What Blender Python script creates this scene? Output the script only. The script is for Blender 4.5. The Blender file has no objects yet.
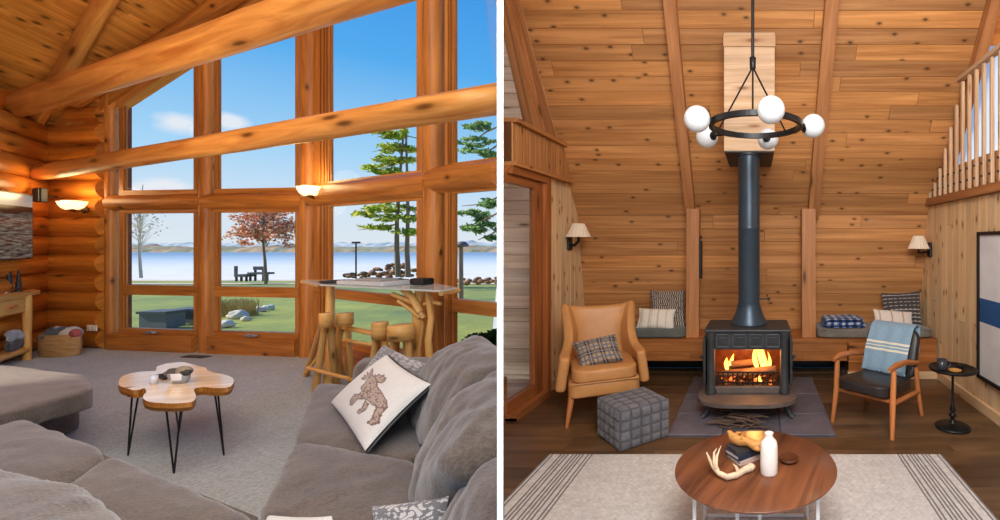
import bpy, bmesh, math, random
from mathutils import Vector, Matrix, noise as mnoise

scene = bpy.context.scene
COL = scene.collection
PI = math.pi
RND = random.Random(7)

# ------------------------------------------------------------------ camera
PX0, PY0, FPX, EYE = 755.0, 241.0, 450.0, 1.5      # principal point, focal length (px of 1000x520), eye height
cam_d = bpy.data.cameras.new('camera')
cam = bpy.data.objects.new('camera', cam_d)
COL.objects.link(cam)
cam.location = (0, 0, EYE)
cam.rotation_euler = (PI / 2, 0, 0)
cam_d.sensor_width = 36.0
cam_d.lens = FPX / 1000 * 36
cam_d.shift_x = (500 - PX0) / 1000
cam_d.shift_y = (PY0 - 260) / 1000
cam_d.clip_start = 0.05
cam_d.clip_end = 2000
scene.camera = cam
scene.view_settings.view_transform = 'Standard'
scene.view_settings.look = 'None'
scene.view_settings.exposure = 0.0
scene.cycles.use_denoising = True
scene.cycles.max_bounces = 8
scene.cycles.transparent_max_bounces = 16
scene.cycles.sample_clamp_indirect = 6.0


def at(px, py, Y):
    """taken from image pixels: the point seen at px,py at depth Y"""
    return Vector(((px - PX0) / FPX * Y, Y, EYE - (py - PY0) / FPX * Y))


def atz(px, py, z=0.0):
    """taken from image pixels: the point seen at px,py that lies at height z"""
    return at(px, py, (EYE - z) * FPX / (py - PY0))


def on_line(px, A, B):
    """plan point where the sight line px meets the vertical plane through A,B"""
    k = (px - PX0) / FPX
    ax, ay = A[0], A[1]
    dx, dy = B[0] - ax, B[1] - ay
    t = (k * ay - ax) / (dx - k * dy)
    return Vector((ax + dx * t, ay + dy * t, 0))


def S(r, g, b):
    def f(c):
        c /= 255.0
        return c / 12.92 if c <= 0.04045 else ((c + 0.055) / 1.055) ** 2.4
    return (f(r), f(g), f(b))


# ------------------------------------------------------------------ materials
class NT:
    def __init__(s, name):
        s.m = bpy.data.materials.new(name)
        s.m.use_nodes = True
        s.t = s.m.node_tree
        s.t.nodes.clear()
        s.out = s.n('ShaderNodeOutputMaterial')

    def n(s, typ, **kw):
        x = s.t.nodes.new(typ)
        for k, v in kw.items():
            setattr(x, k, v)
        return x

    def l(s, a, b):
        s.t.links.new(a, b)

    def val(s, node, name, v):
        node.inputs[name].default_value = v

    def col(s):
        return s.n('ShaderNodeAttribute', attribute_name='col').outputs['Color']

    def mix(s, a, b, fac, mode='MIX'):
        x = s.n('ShaderNodeMix', data_type='RGBA', blend_type=mode)
        for sock, v in ((x.inputs[0], fac), (x.inputs[6], a), (x.inputs[7], b)):
            if hasattr(v, 'is_linked'):
                s.l(v, sock)
            elif isinstance(v, (tuple, list)):
                sock.default_value = (*v[:3], 1)
            else:
                sock.default_value = v
        return x.outputs[2]

    def ramp(s, fac, stops, interp='LINEAR'):
        r = s.n('ShaderNodeValToRGB')
        r.color_ramp.interpolation = interp
        e = r.color_ramp.elements
        while len(e) > 1:
            e.remove(e[-1])
        for i, (p, c) in enumerate(stops):
            x = e[0] if i == 0 else e.new(p)
            x.position = p
            x.color = (*c[:3], 1) if isinstance(c, (tuple, list)) else (c, c, c, 1)
        s.l(fac, r.inputs[0])
        return r.outputs[0]

    def noise(s, vec, scale, detail=4, rough=0.55, dist=0.0):
        x = s.n('ShaderNodeTexNoise')
        s.val(x, 'Scale', scale); s.val(x, 'Detail', detail); s.val(x, 'Roughness', rough); s.val(x, 'Distortion', dist)
        if vec is not None:
            s.l(vec, x.inputs['Vector'])
        return x.outputs[0]

    def mapping(s, vec, sc):
        x = s.n('ShaderNodeMapping')
        x.inputs['Scale'].default_value = sc
        s.l(vec, x.inputs['Vector'])
        return x.outputs[0]

    def bsdf(s, color, rough=0.6, metal=0.0, bump=None, bstr=0.3, bdist=0.01, spec=0.4, emit=None, estr=0.0, sheen=0.0):
        b = s.n('ShaderNodeBsdfPrincipled')
        if hasattr(color, 'is_linked'):
            s.l(color, b.inputs['Base Color'])
        else:
            b.inputs['Base Color'].default_value = (*color, 1)
        if hasattr(rough, 'is_linked'):
            s.l(rough, b.inputs['Roughness'])
        else:
            s.val(b, 'Roughness', rough)
        s.val(b, 'Metallic', metal)
        s.val(b, 'Specular IOR Level', spec)
        if sheen:
            s.val(b, 'Sheen Weight', sheen)
        if emit is not None:
            if hasattr(emit, 'is_linked'):
                s.l(emit, b.inputs['Emission Color'])
            else:
                b.inputs['Emission Color'].default_value = (*emit, 1)
            s.val(b, 'Emission Strength', estr)
        if bump is not None:
            bp = s.n('ShaderNodeBump')
            s.val(bp, 'Strength', bstr); s.val(bp, 'Distance', bdist)
            s.l(bump, bp.inputs['Height'])
            s.l(bp.outputs[0], b.inputs['Normal'])
        s.l(b.outputs[0], s.out.inputs[0])
        return s.m


def wood(name, light, dark, knot=0.5, rough=0.5, gu=1.2, gv=16.0, kd=(1.3, 5.0), kcol=None, spec=0.35, kr=0.11):
    t = NT(name)
    uv = t.n('ShaderNodeTexCoord').outputs['UV']
    g = t.noise(t.mapping(uv, (gu, gv, 1)), 1.0, 6, 0.6, 0.8)
    g2 = t.noise(t.mapping(uv, (0.5, 3.0, 1)), 1.0, 3, 0.5, 0.3)
    c = t.ramp(g, [(0.3, dark), (0.68, light)])
    c = t.mix(c, t.ramp(g2, [(0.3, 0.72), (0.7, 1.12)]), 0.8, 'MULTIPLY')
    if knot > 0:
        v = t.n('ShaderNodeTexVoronoi', voronoi_dimensions='2D')
        t.val(v, 'Scale', 1.0)
        t.l(t.mapping(uv, (kd[0], kd[1], 1)), v.inputs['Vector'])
        sep = t.n('ShaderNodeSeparateColor')
        t.l(v.outputs['Color'], sep.inputs[0])
        on = t.n('ShaderNodeMath', operation='GREATER_THAN')
        t.l(sep.outputs[0], on.inputs[0]); on.inputs[1].default_value = 1 - knot
        m = t.ramp(v.outputs['Distance'], [(0.0, 1.0), (kr * 0.5, 0.85), (kr, 0.25), (kr * 1.9, 0.0)])
        mm = t.n('ShaderNodeMath', operation='MULTIPLY')
        t.l(m, mm.inputs[0]); t.l(on.outputs[0], mm.inputs[1])
        kc = kcol or tuple(x * 0.22 for x in dark)
        c = t.mix(c, kc, mm.outputs[0])
    c = t.mix(c, t.col(), 1.0, 'MULTIPLY')
    return t.bsdf(c, rough, bump=g, bstr=0.12, bdist=0.006, spec=spec)


def fabric(name, color, scale=120.0, contrast=0.25, bstr=0.4, rough=0.95, big=6.0, bigc=0.18, sheen=0.2):
    t = NT(name)
    oc = t.n('ShaderNodeTexCoord').outputs['Object']
    n1 = t.noise(oc, scale, 3, 0.7)
    n2 = t.noise(oc, big, 5, 0.65, 0.5)
    c = t.mix(color, t.ramp(n1, [(0.3, 1 - contrast), (0.7, 1 + contrast)]), 1.0, 'MULTIPLY')
    c = t.mix(c, t.ramp(n2, [(0.3, 1 - bigc), (0.7, 1 + bigc)]), 1.0, 'MULTIPLY')
    c = t.mix(c, t.col(), 1.0, 'MULTIPLY')
    return t.bsdf(c, rough, bump=n1, bstr=bstr, bdist=0.006, spec=0.1, sheen=sheen)


def plain(name, color, rough=0.5, metal=0.0, spec=0.4, var=0.08, scale=8.0, bstr=0.0):
    t = NT(name)
    oc = t.n('ShaderNodeTexCoord').outputs['Object']
    n = t.noise(oc, scale, 4, 0.6)
    c = t.mix(color, t.ramp(n, [(0.3, 1 - var), (0.7, 1 + var)]), 1.0, 'MULTIPLY')
    c = t.mix(c, t.col(), 1.0, 'MULTIPLY')
    return t.bsdf(c, rough, metal, bump=n if bstr else None, bstr=bstr, spec=spec)


def glow(name, color, strength, base=(0.8, 0.8, 0.8), rough=0.4):
    t = NT(name)
    e = t.mix(color, t.col(), 1.0, 'MULTIPLY')
    return t.bsdf(t.mix(base, t.col(), 1.0, 'MULTIPLY'), rough, emit=e, estr=strength)


def glass(name, refl=0.05, tint=(1, 1, 1)):
    t = NT(name)
    a = t.n('ShaderNodeBsdfTransparent'); a.inputs[0].default_value = (*tint, 1)
    g = t.n('ShaderNodeBsdfGlossy'); g.inputs['Roughness'].default_value = 0.02
    m = t.n('ShaderNodeMixShader'); m.inputs[0].default_value = refl
    t.l(a.outputs[0], m.inputs[1]); t.l(g.outputs[0], m.inputs[2]); t.l(m.outputs[0], t.out.inputs[0])
    return t.m


# ------------------------------------------------------------------ mesh builder
class MB:
    def __init__(s):
        s.v = []; s.f = []; s.uv = []; s.c = []; s.sm = []; s.mi = []

    def raw(s, vs, fs, uvs=None, col=(1, 1, 1), smooth=False, grain=None, mi=0):
        """uvs: per face list of per corner uv, or None = planar by grain direction"""
        b = len(s.v)
        vs = [Vector(p) for p in vs]
        s.v += vs
        off = (RND.uniform(0, 40), RND.uniform(0, 40))
        for i, f in enumerate(fs):
            s.f.append([b + k for k in f])
            if uvs is None:
                p0, p1, p2 = vs[f[0]], vs[f[1]], vs[f[2]]
                nn = (p1 - p0).cross(p2 - p0)
                nn = nn.normalized() if nn.length > 1e-12 else Vector((0, 0, 1))
                g = Vector(grain) if grain is not None else Vector((1, 0, 0))
                gg = g - nn * g.dot(nn)
                if gg.length < 0.15:
                    gg = nn.orthogonal()
                gg.normalize()
                h = nn.cross(gg)
                s.uv.append([(vs[k].dot(gg) + off[0], vs[k].dot(h) + off[1]) for k in f])
            else:
                s.uv.append(uvs[i])
            s.c.append(col if not callable(col) else col(sum((vs[k] for k in f), Vector()) / len(f)))
            s.sm.append(smooth)
            s.mi.append(mi if not callable(mi) else mi(i))
        return s

    def hexa(s, p, col=(1, 1, 1), grain=None, mi=0):
        """8 corners: bottom ring 0-3, top ring 4-7"""
        p = [Vector(q) for q in p]
        if grain is None:
            e = [p[1] - p[0], p[3] - p[0], p[4] - p[0]]
            grain = max(e, key=lambda q: q.length)
        s.raw(p, [(3, 2, 1, 0), (4, 5, 6, 7), (0, 1, 5, 4), (1, 2, 6, 5), (2, 3, 7, 6), (3, 0, 4, 7)], col=col, grain=grain, mi=mi)
        return s

    def box(s, c, d, rz=0.0, col=(1, 1, 1), grain=None, M=None):
        """centre c, full size d"""
        x, y, z = d[0] / 2, d[1] / 2, d[2] / 2
        R = Matrix.Rotation(rz, 3, 'Z') if M is None else M
        c = Vector(c)
        pts = [c + R @ Vector(q) for q in ((-x, -y, -z), (x, -y, -z), (x, y, -z), (-x, y, -z), (-x, -y, z), (x, -y, z), (x, y, z), (-x, y, z))]
        return s.hexa(pts, col, grain)

    def bbox(s, c, d, r=0.01, rz=0.0, col=(1, 1, 1), M=None, grain=None):
        """bevelled box"""
        R = Matrix.Rotation(rz, 3, 'Z') if M is None else M
        c = Vector(c)
        h = [d[0] / 2, d[1] / 2, d[2] / 2]
        r = min(r, min(h) * 0.95)
        bm = bmesh.new()
        bmesh.ops.create_cube(bm, size=1)
        for q in bm.verts:
            q.co = Vector((q.co.x * d[0], q.co.y * d[1], q.co.z * d[2]))
        bmesh.ops.bevel(bm, geom=bm.edges[:], offset=r, segments=2, affect='EDGES', profile=0.5)
        bm.verts.ensure_lookup_table()
        vs = [c + R @ q.co for q in bm.verts]
        fs = [[q.index for q in f.verts] for f in bm.faces]
        bm.free()
        if grain is None:
            grain = R @ Vector([1 if i == max(range(3), key=lambda k: d[k]) else 0 for i in range(3)])
        return s.raw(vs, fs, col=col, grain=grain, smooth=False)

    def tube(s, pts, rad, n=10, col=(1, 1, 1), cap=True, wob=0.0, sy=1.0, smooth=True):
        pts = [Vector(p) for p in pts]
        if not hasattr(rad, '__len__'):
            rad = [rad] * len(pts)
        vs = []; ts = []
        L = 0; off = (RND.uniform(0, 30), RND.uniform(0, 30))
        ref = None
        for i, p in enumerate(pts):
            d = (pts[min(i + 1, len(pts) - 1)] - pts[max(i - 1, 0)])
            d = d.normalized() if d.length > 1e-9 else Vector((0, 0, 1))
            if ref is None:
                ref = Vector((0, 0, 1)) if abs(d.z) < 0.9 else Vector((1, 0, 0))
            a = ref - d * ref.dot(d)
            if a.length < 1e-6:
                a = d.orthogonal()
            a.normalize(); ref = a
            b = d.cross(a)
            if i:
                L += (p - pts[i - 1]).length
            ts.append(L)
            for k in range(n):
                th = 2 * PI * k / n
                r = rad[i]
                if wob:
                    r *= 1 + wob * mnoise.noise(Vector((p.x * 2.3 + math.cos(th) * 0.8, p.y * 2.3 + math.sin(th) * .8, p.z * 2.3 + off[0])))
                vs.append(p + a * math.cos(th) * r + b * math.sin(th) * r * sy)
        fs = []; uvs = []
        for i in range(len(pts) - 1):
            for k in range(n):
                k2 = (k + 1) % n
                fs.append((i * n + k, i * n + k2, (i + 1) * n + k2, (i + 1) * n + k))
                ra = 2 * PI * max(rad[i], rad[i + 1]) / n
                uvs.append([(ts[i] + off[0], k * ra + off[1]), (ts[i] + off[0], (k + 1) * ra + off[1]), (ts[i + 1] + off[0], (k + 1) * ra + off[1]), (ts[i + 1] + off[0], k * ra + off[1])])
        s.raw(vs, fs, uvs, col, smooth)
        if cap:
            m = (len(pts) - 1) * n
            b = len(s.v) - len(vs)
            for ring, rev in ((range(n), True), (range(m, m + n), False)):
                q = [vs[k] for k in ring]
                s.raw(q, [tuple(reversed(range(n))) if rev else tuple(range(n))], col=col, grain=(1, 0.3, 0.2))
        return s

    def lathe(s, prof, c=(0, 0, 0), n=24, col=(1, 1, 1), ax=1.0, ay=1.0, rz=0.0, smooth=True):
        """profile (r,z); elliptical plan with ax, ay"""
        c = Vector(c)
        vs = []; fs = []; uvs = []
        R = Matrix.Rotation(rz, 3, 'Z')
        for r, z in prof:
            for k in range(n):
                th = 2 * PI * k / n
                vs.append(c + R @ Vector((r * ax * math.cos(th), r * ay * math.sin(th), 0)) + Vector((0, 0, z)))
        for i in range(len(prof) - 1):
            for k in range(n):
                k2 = (k + 1) % n
                fs.append((i * n + k, i * n + k2, (i + 1) * n + k2, (i + 1) * n + k))
                rr = max(prof[i][0], prof[i + 1][0]) * 2 * PI / n
                uvs.append([(k * rr, prof[i][1]), ((k + 1) * rr, prof[i][1]), ((k + 1) * rr, prof[i + 1][1]), (k * rr, prof[i + 1][1])])
        s.raw(vs, fs, uvs, col, smooth)
        for idx, rev in ((0, True), (len(prof) - 1, False)):
            if prof[idx][0] > 1e-5:
                q = vs[idx * n:(idx + 1) * n]
                s.raw(q, [tuple(reversed(range(n))) if rev else tuple(range(n))], col=col, grain=(1, 0, 0))
        return s

    def ball(s, c, r, n=20, m=12, col=(1, 1, 1), sc=(1, 1, 1), wob=0.0, R=None):
        c = Vector(c); vs = []; fs = []
        sd = RND.uniform(0, 50)
        for i in range(m + 1):
            ph = PI * i / m
            for k in range(n):
                th = 2 * PI * k / n
                d = Vector((math.sin(ph) * math.cos(th), math.sin(ph) * math.sin(th), -math.cos(ph)))
                q = r * (1 + wob * mnoise.noise(d * 1.6 + Vector((sd, 0, 0))))
                p = Vector((d.x * q * sc[0], d.y * q * sc[1], d.z * q * sc[2]))
                vs.append(c + (R @ p if R is not None else p))
        for i in range(m):
            for k in range(n):
                k2 = (k + 1) % n
                fs.append((i * n + k, i * n + k2, (i + 1) * n + k2, (i + 1) * n + k))
        return s.raw(vs, fs, None, col, True)

    def prism(s, poly, z0, z1, col=(1, 1, 1), grain=(1, 0, 0)):
        """plan polygon extruded z0..z1"""
        n = len(poly)
        bm = bmesh.new()
        b = [bm.verts.new((p[0], p[1], z0)) for p in poly]
        t = [bm.verts.new((p[0], p[1], z1)) for p in poly]
        bm.faces.new(list(reversed(b))); bm.faces.new(t)
        for i in range(n):
            j = (i + 1) % n
            bm.faces.new((b[i], b[j], t[j], t[i]))
        bmesh.ops.recalc_face_normals(bm, faces=bm.faces[:])
        bm.verts.index_update()
        s.raw([q.co.copy() for q in bm.verts], [[q.index for q in f.verts] for f in bm.faces], col=col, grain=grain)
        bm.free()
        return s

    def soft(s, p, n=12, r=0.35, bulge=(0, 0, 0.1), wr=0.0, wf=7.0, col=(1, 1, 1), fold=0.0, ff=3.2):
        """rounded, plump block stretched over the 8 corners p (bottom 0-3, top 4-7)"""
        p = [Vector(q) for q in p]
        seen = {}; vs = []; fs = []
        ctr = sum(p, Vector()) / 8; sd = Vector((p[0].x * 3, p[1].y * 5, p[6].x * 2))
        def key(a):
            k = tuple(round(x, 5) for x in a)
            if k not in seen:
                q = Vector(a)
                inner = Vector([max(-(1 - r), min(1 - r, x)) for x in q])
                d = q - inner
                if d.length > 1e-9:
                    q2 = inner + d.normalized() * r
                else:
                    q2 = q
                for ax in range(3):
                    o = [k2 for k2 in range(3) if k2 != ax]
                    if abs(q[ax]) > 0.3:
                        q2[ax] += bulge[ax] * (1 if q[ax] > 0 else -1) * (1 - q2[o[0]] ** 2) * (1 - q2[o[1]] ** 2) * abs(q[ax])
                u, v, w = [(x + 1) / 2 for x in q2]
                lo = p[0] * (1 - u) * (1 - v) + p[1] * u * (1 - v) + p[2] * u * v + p[3] * (1 - u) * v
                hi = p[4] * (1 - u) * (1 - v) + p[5] * u * (1 - v) + p[6] * u * v + p[7] * (1 - u) * v
                P = lo * (1 - w) + hi * w
                if wr:
                    P = P + Vector((mnoise.noise(P * wf), mnoise.noise(P * wf + Vector((9, 0, 0))), mnoise.noise(P * wf + Vector((0, 9, 0))))) * wr
                    P = P + Vector((0, 0, 1)) * wr * 0.7 * mnoise.noise(Vector((P.x * wf * 3, P.y * wf * .8, P.z * wf * 2)))
                if fold:
                    nn = mnoise.noise(Vector((P.x * ff, P.y * ff * .7, P.z * ff * .8)) + sd)
                    n2 = mnoise.noise(Vector((P.x * ff * 1.7, P.y * ff * 1.2, P.z * ff * 1.4)) + sd * 2)
                    cr = max(0, .16 - abs(nn)) / .16 + .5 * max(0, .13 - abs(n2)) / .13
                    P = P + (P - ctr).normalized() * (-fold * cr)
                seen[k] = len(vs); vs.append(P)
            return seen[k]
        def g(i):
            x = -1 + 2 * i / n
            return x
        for ax in range(3):
            for sg in (-1, 1):
                for i in range(n):
                    for j in range(n):
                        c4 = []
                        for (di, dj) in ((0, 0), (1, 0), (1, 1), (0, 1)):
                            q = [0, 0, 0]
                            q[ax] = sg; q[(ax + 1) % 3] = g(i + di); q[(ax + 2) % 3] = g(j + dj)
                            c4.append(key(q))
                        fs.append(tuple(c4 if sg > 0 else reversed(c4)))
        s.raw(vs, fs, None, col, True)
        return s

    def pillow(s, p00, p10, p11, p01, th, n=40, col=None, mi=None, pinch=0.07, back=None, edge=(0, 0, 0)):
        """scatter cushion over four corners, thickness th on each side; col(u,v) front pattern"""
        P = [Vector(q) for q in (p00, p10, p11, p01)]
        N = (P[1] - P[0]).cross(P[3] - P[0]).normalized()
        def pos(u, v, sg):
            a, b = 2 * u - 1, 2 * v - 1
            a2 = a * (1 - pinch * (1 - b * b)); b2 = b * (1 - pinch * (1 - a * a))
            uu, vv = (a2 + 1) / 2, (b2 + 1) / 2
            q = P[0] * (1 - uu) * (1 - vv) + P[1] * uu * (1 - vv) + P[2] * uu * vv + P[3] * (1 - uu) * vv
            h = th * (max(0, (1 - a * a) * (1 - b * b))) ** 0.42
            h += th * .12 * mnoise.noise(Vector((u * 5, v * 5, sg + th * 50))) * (1 - a * a) * (1 - b * b)
            return q + N * h * sg
        for sg in (1, -1):
            vs = [pos(i / n, j / n, sg) for j in range(n + 1) for i in range(n + 1)]
            for j in range(n):
                for i in range(n):
                    a = j * (n + 1) + i
                    f = (a, a + 1, a + n + 2, a + n + 1)
                    u, v = (i + .5) / n, (j + .5) / n
                    c = (1, 1, 1)
                    if sg > 0 and col: c = col(u, v)
                    if sg < 0 and back: c = back
                    elif sg < 0 and col: c = col(u, v)
                    s.f.append([len(s.v) + k for k in (f if sg > 0 else reversed(f))])
                    s.uv.append([(u, v)] * 4); s.c.append(c); s.sm.append(True); s.mi.append(0)
            s.v += vs
        return s

    def sheet(s, fn, nu, nv, col=None, smooth=True, flip=False):
        """grid surface fn(u,v)->point with pattern col(u,v)"""
        b = len(s.v)
        s.v += [Vector(fn(i / nu, j / nv)) for j in range(nv + 1) for i in range(nu + 1)]
        for j in range(nv):
            for i in range(nu):
                a = b + j * (nu + 1) + i
                f = [a, a + 1, a + nu + 2, a + nu + 1]
                s.f.append(f[::-1] if flip else f)
                s.uv.append([(i / nu, j / nv), ((i + 1) / nu, j / nv), ((i + 1) / nu, (j + 1) / nv), (i / nu, (j + 1) / nv)])
                if flip: s.uv[-1].reverse()
                s.c.append(col((i + .5) / nu, (j + .5) / nv) if col else (1, 1, 1)); s.sm.append(smooth); s.mi.append(0)
        return s

    def planks(s, O, U, V, L, H, w, seed=1, seg=(1.5, 3.5), gap=0.006, dev=0.16, back=True, hue=0.05):
        """boards running along U stacked along V"""
        r = random.Random(seed)
        O, U, V = Vector(O), Vector(U).normalized(), Vector(V).normalized()
        N = U.cross(V)
        k = 0; y = 0.0
        while y < H - 1e-4:
            h = min(w * r.uniform(.97, 1.03), H - y)
            x = -r.uniform(0, seg[0])
            while x < L:
                l = r.uniform(*seg)
                a, b = max(x, 0), min(x + l, L)
                if b - a > 0.02:
                    tn = 1 + r.uniform(-dev, dev); hu = r.uniform(-hue, hue)
                    c = (tn * (1 + hu * .3), tn, tn * (1 - hu))
                    ou, ov = r.uniform(0, 50), r.uniform(0, 50)
                    g = gap / 2
                    q = [O + U * (a + g * .6) + V * (y + g), O + U * (b - g * .6) + V * (y + g), O + U * (b - g * .6) + V * (y + h - g), O + U * (a + g * .6) + V * (y + h - g)]
                    bk = [O + U * a + V * y - N * gap, O + U * b + V * y - N * gap, O + U * b + V * (y + h) - N * gap, O + U * a + V * (y + h) - N * gap]
                    uvq = [(a + ou, ov), (b + ou, ov), (b + ou, ov + h), (a + ou, ov + h)]
                    s.raw(q + bk, [(0, 1, 2, 3), (4, 5, 1, 0), (6, 7, 3, 2), (5, 6, 2, 1), (7, 4, 0, 3)], [uvq] + [[uvq[0]] * 4] * 4, c)
                x += l
            y += h
        if back:
            m = N * (gap + .01)
            q = [O - m, O + U * L - m, O + U * L + V * H - m, O + V * H - m]
            s.raw(q + [p - N * .05 for p in q], [(0, 1, 2, 3), (7, 6, 5, 4), (0, 4, 5, 1), (1, 5, 6, 2), (2, 6, 7, 3), (3, 7, 4, 0)], col=(.25, .22, .2), grain=U)
        return s

    def leaves(s, c, e, n, size, cols, seed=1, shell=0.3, asp=1.6, clump=0):
        r = random.Random(seed)
        c = Vector(c)
        cl = []
        for _ in range(clump):
            while True:
                d = Vector((r.uniform(-1, 1), r.uniform(-1, 1), r.uniform(-1, 1)))
                if d.length <= 1: break
            cl.append(d)
        for _ in range(n):
            while True:
                d = Vector((r.uniform(-1, 1), r.uniform(-1, 1), r.uniform(-1, 1)))
                if d.length <= 1 and d.length > shell * r.random(): break
            if cl:
                d = r.choice(cl) * .85 + d * .3
            p = c + Vector((d.x * e[0], d.y * e[1], d.z * e[2]))
            a = Vector((r.gauss(0, 1), r.gauss(0, 1), r.gauss(0, .6))).normalized()
            b = a.orthogonal().normalized()
            b = (Matrix.Rotation(r.uniform(0, 6.28), 3, a) @ b)
            z = size * r.uniform(.6, 1.3)
            k = r.choice(cols); t = r.uniform(.75, 1.2)
            s.raw([p - a * z * asp, p - b * z, p + a * z * asp, p + b * z], [(0, 1, 2, 3)], [[(0, 0)] * 4], tuple(x * t for x in k))
        return s

    def clip(s, co, no):
        """cut away everything on the side no points to"""
        me = bpy.data.meshes.new('t')
        bm = s._bm()
        r = bmesh.ops.bisect_plane(bm, geom=bm.verts[:] + bm.edges[:] + bm.faces[:], plane_co=co, plane_no=no, clear_outer=True, dist=1e-5)
        ed = [e for e in r['geom_cut'] if isinstance(e, bmesh.types.BMEdge)]
        try:
            bmesh.ops.holes_fill(bm, edges=ed)
        except Exception:
            pass
        uvl = bm.loops.layers.uv.active; cl = bm.loops.layers.float_color.active
        bm.verts.index_update()
        s.v = [q.co.copy() for q in bm.verts]
        s.f = [[q.index for q in f.verts] for f in bm.faces]
        s.uv = [[tuple(l[uvl].uv) for l in f.loops] for f in bm.faces]
        s.c = []
        for f in bm.faces:
            k = tuple(f.loops[0][cl])[:3]
            s.c.append(k if sum(k) > 0 else (1, 1, 1))
        s.sm = [f.smooth for f in bm.faces]; s.mi = [f.material_index for f in bm.faces]
        bm.free()
        return s

    def _bm(s):
        bm = bmesh.new()
        vs = [bm.verts.new(q) for q in s.v]
        uvl = bm.loops.layers.uv.new('UVMap')
        cl = bm.loops.layers.float_color.new('col')
        for f, uv, c, sm, mi in zip(s.f, s.uv, s.c, s.sm, s.mi):
            try:
                bf = bm.faces.new([vs[k] for k in f])
            except ValueError:
                continue
            bf.smooth = sm; bf.material_index = mi
            for l, q in zip(bf.loops, uv):
                l[uvl].uv = q; l[cl] = (c[0], c[1], c[2], 1)
        return bm

    def build(s, name, mats, parent=None, local=False, weld=False):
        """link as ONE mesh object; under a parent the vertices go into its frame (local: they already are)"""
        if not isinstance(mats, (list, tuple)):
            mats = [mats]
        if parent is not None:
            org = Vector()
            if not local:
                M, q = Matrix.Identity(4), parent
                while q is not None:
                    M = Matrix.Translation(q.location) @ Matrix.Rotation(q.rotation_euler.z, 4, 'Z') @ M
                    q = q.parent
                Mi = M.inverted()
                s.v = [Mi @ Vector(q) for q in s.v]
        else:
            xs = [q[0] for q in s.v]; ys = [q[1] for q in s.v]; zs = [q[2] for q in s.v]
            org = Vector(((min(xs) + max(xs)) / 2, (min(ys) + max(ys)) / 2, min(zs)))
            s.v = [Vector(q) - org for q in s.v]
        bm = s._bm()
        if weld:
            bmesh.ops.remove_doubles(bm, verts=bm.verts[:], dist=1e-5)
        me = bpy.data.meshes.new(name)
        bm.to_mesh(me); bm.free()
        for m in mats:
            me.materials.append(m)
        o = bpy.data.objects.new(name, me)
        COL.objects.link(o)
        o.location = org
        if parent is not None:
            o.parent = parent
        return o


def tag(o, label=None, cat=None, group=None, kind=None):
    if label: o['label'] = label
    if cat: o['category'] = cat
    if group: o['group'] = group
    if kind: o['kind'] = kind
    return o


def thing(name, label, cat, loc=(0, 0, 0), rz=0.0, group=None):
    o = bpy.data.objects.new(name, None)
    COL.objects.link(o)
    o.empty_display_size = 0.1
    o.location = loc; o.rotation_euler = (0, 0, rz)
    return tag(o, label, cat, group)


def struct(name, mb, m, **k):
    o = mb.build(name, m, **k)
    if o.parent is None:
        o['kind'] = 'structure'
    return o


def sub(name, mb, m, part):
    """sub-part: geometry given in the frame of the thing that owns part"""
    o = mb.build(name, m, local=True, parent=part)
    return o


def dup(o, loc, rz=0.0, label=None, group=None):
    r = o.copy(); COL.objects.link(r)
    r.location = loc; r.rotation_euler = (0, 0, rz)
    if label: r['label'] = label
    if group: r['group'] = group
    for ch in list(o.children):
        c = ch.copy(); COL.objects.link(c); c.parent = r
        for g in list(ch.children):
            d = g.copy(); COL.objects.link(d); d.parent = c
    return r


def lerp(a, b, t):
    return Vector(a) * (1 - t) + Vector(b) * t


def inpoly(x, y, poly):
    c = False; j = len(poly) - 1
    for i in range(len(poly)):
        (xi, yi), (xj, yj) = poly[i], poly[j]
        if (yi > y) != (yj > y) and x < (xj - xi) * (y - yi) / (yj - yi) + xi:
            c = not c
        j = i
    return c


# ------------------------------------------------------------------ palette
M = {}
M['log'] = wood('log', S(226, 146, 58), S(176, 96, 28), .35, .38, 1.0, 14, (1.0, 4.0), kr=.12)
M['beam'] = wood('beam', S(232, 162, 82), S(176, 104, 42), .4, .4, 0.9, 12, (.9, 4.5), kr=.12)
M['post'] = wood('post', S(212, 138, 62), S(150, 84, 32), .3, .4, 1.0, 14, (2.6, 5.0), kr=.12)
M['trimwood'] = wood('trimwood', S(208, 140, 70), S(160, 94, 40), .0, .4, 1.0, 20)
M['ceilplank'] = wood('ceilplank', S(232, 160, 72), S(190, 114, 40), .6, .45, 1.0, 14, (3.2, 5.0), kr=.16)
M['rplank'] = wood('rplank', S(208, 150, 92), S(160, 104, 56), .26, .55, .7, 20, (4.6, 8.0), kr=.13)
M['rafter'] = wood('rafter', S(192, 134, 86), S(152, 98, 56), .15, .5, .9, 16)
M['pine'] = wood('pine', S(236, 206, 162), S(210, 170, 120), .5, .5, .9, 18, (4.0, 8.0), kcol=S(130, 78, 36), kr=.14)
M['palepine'] = wood('palepine', S(222, 192, 158), S(186, 150, 114), .35, .55, .9, 16, (1.6, 6.0), kcol=S(140, 92, 52))
M['doorwood'] = wood('doorwood', S(186, 116, 64), S(136, 78, 38), .1, .4, 1, 18)
M['bench'] = wood('bench', S(190, 122, 64), S(138, 80, 36), .2, .45, 1, 16)
M['siding'] = wood('siding', S(236, 216, 190), S(196, 170, 140), .2, .7, .9, 14)
M['floorwood'] = wood('floorwood', S(116, 86, 56), S(60, 42, 26), .0, .34, .8, 5.0, spec=.5)
M['walnut'] = wood('walnut', S(150, 92, 58), S(68, 36, 24), .0, .30, .9, 9, spec=.5)
M['liveedge'] = wood('liveedge', S(255, 240, 214), S(240, 206, 152), .15, .16, 1.5, 9, (3, 7), kcol=S(140, 80, 30), spec=.6)
M['barkedge'] = wood('barkedge', S(212, 146, 64), S(140, 80, 28), .3, .4, 4, 20)
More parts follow.
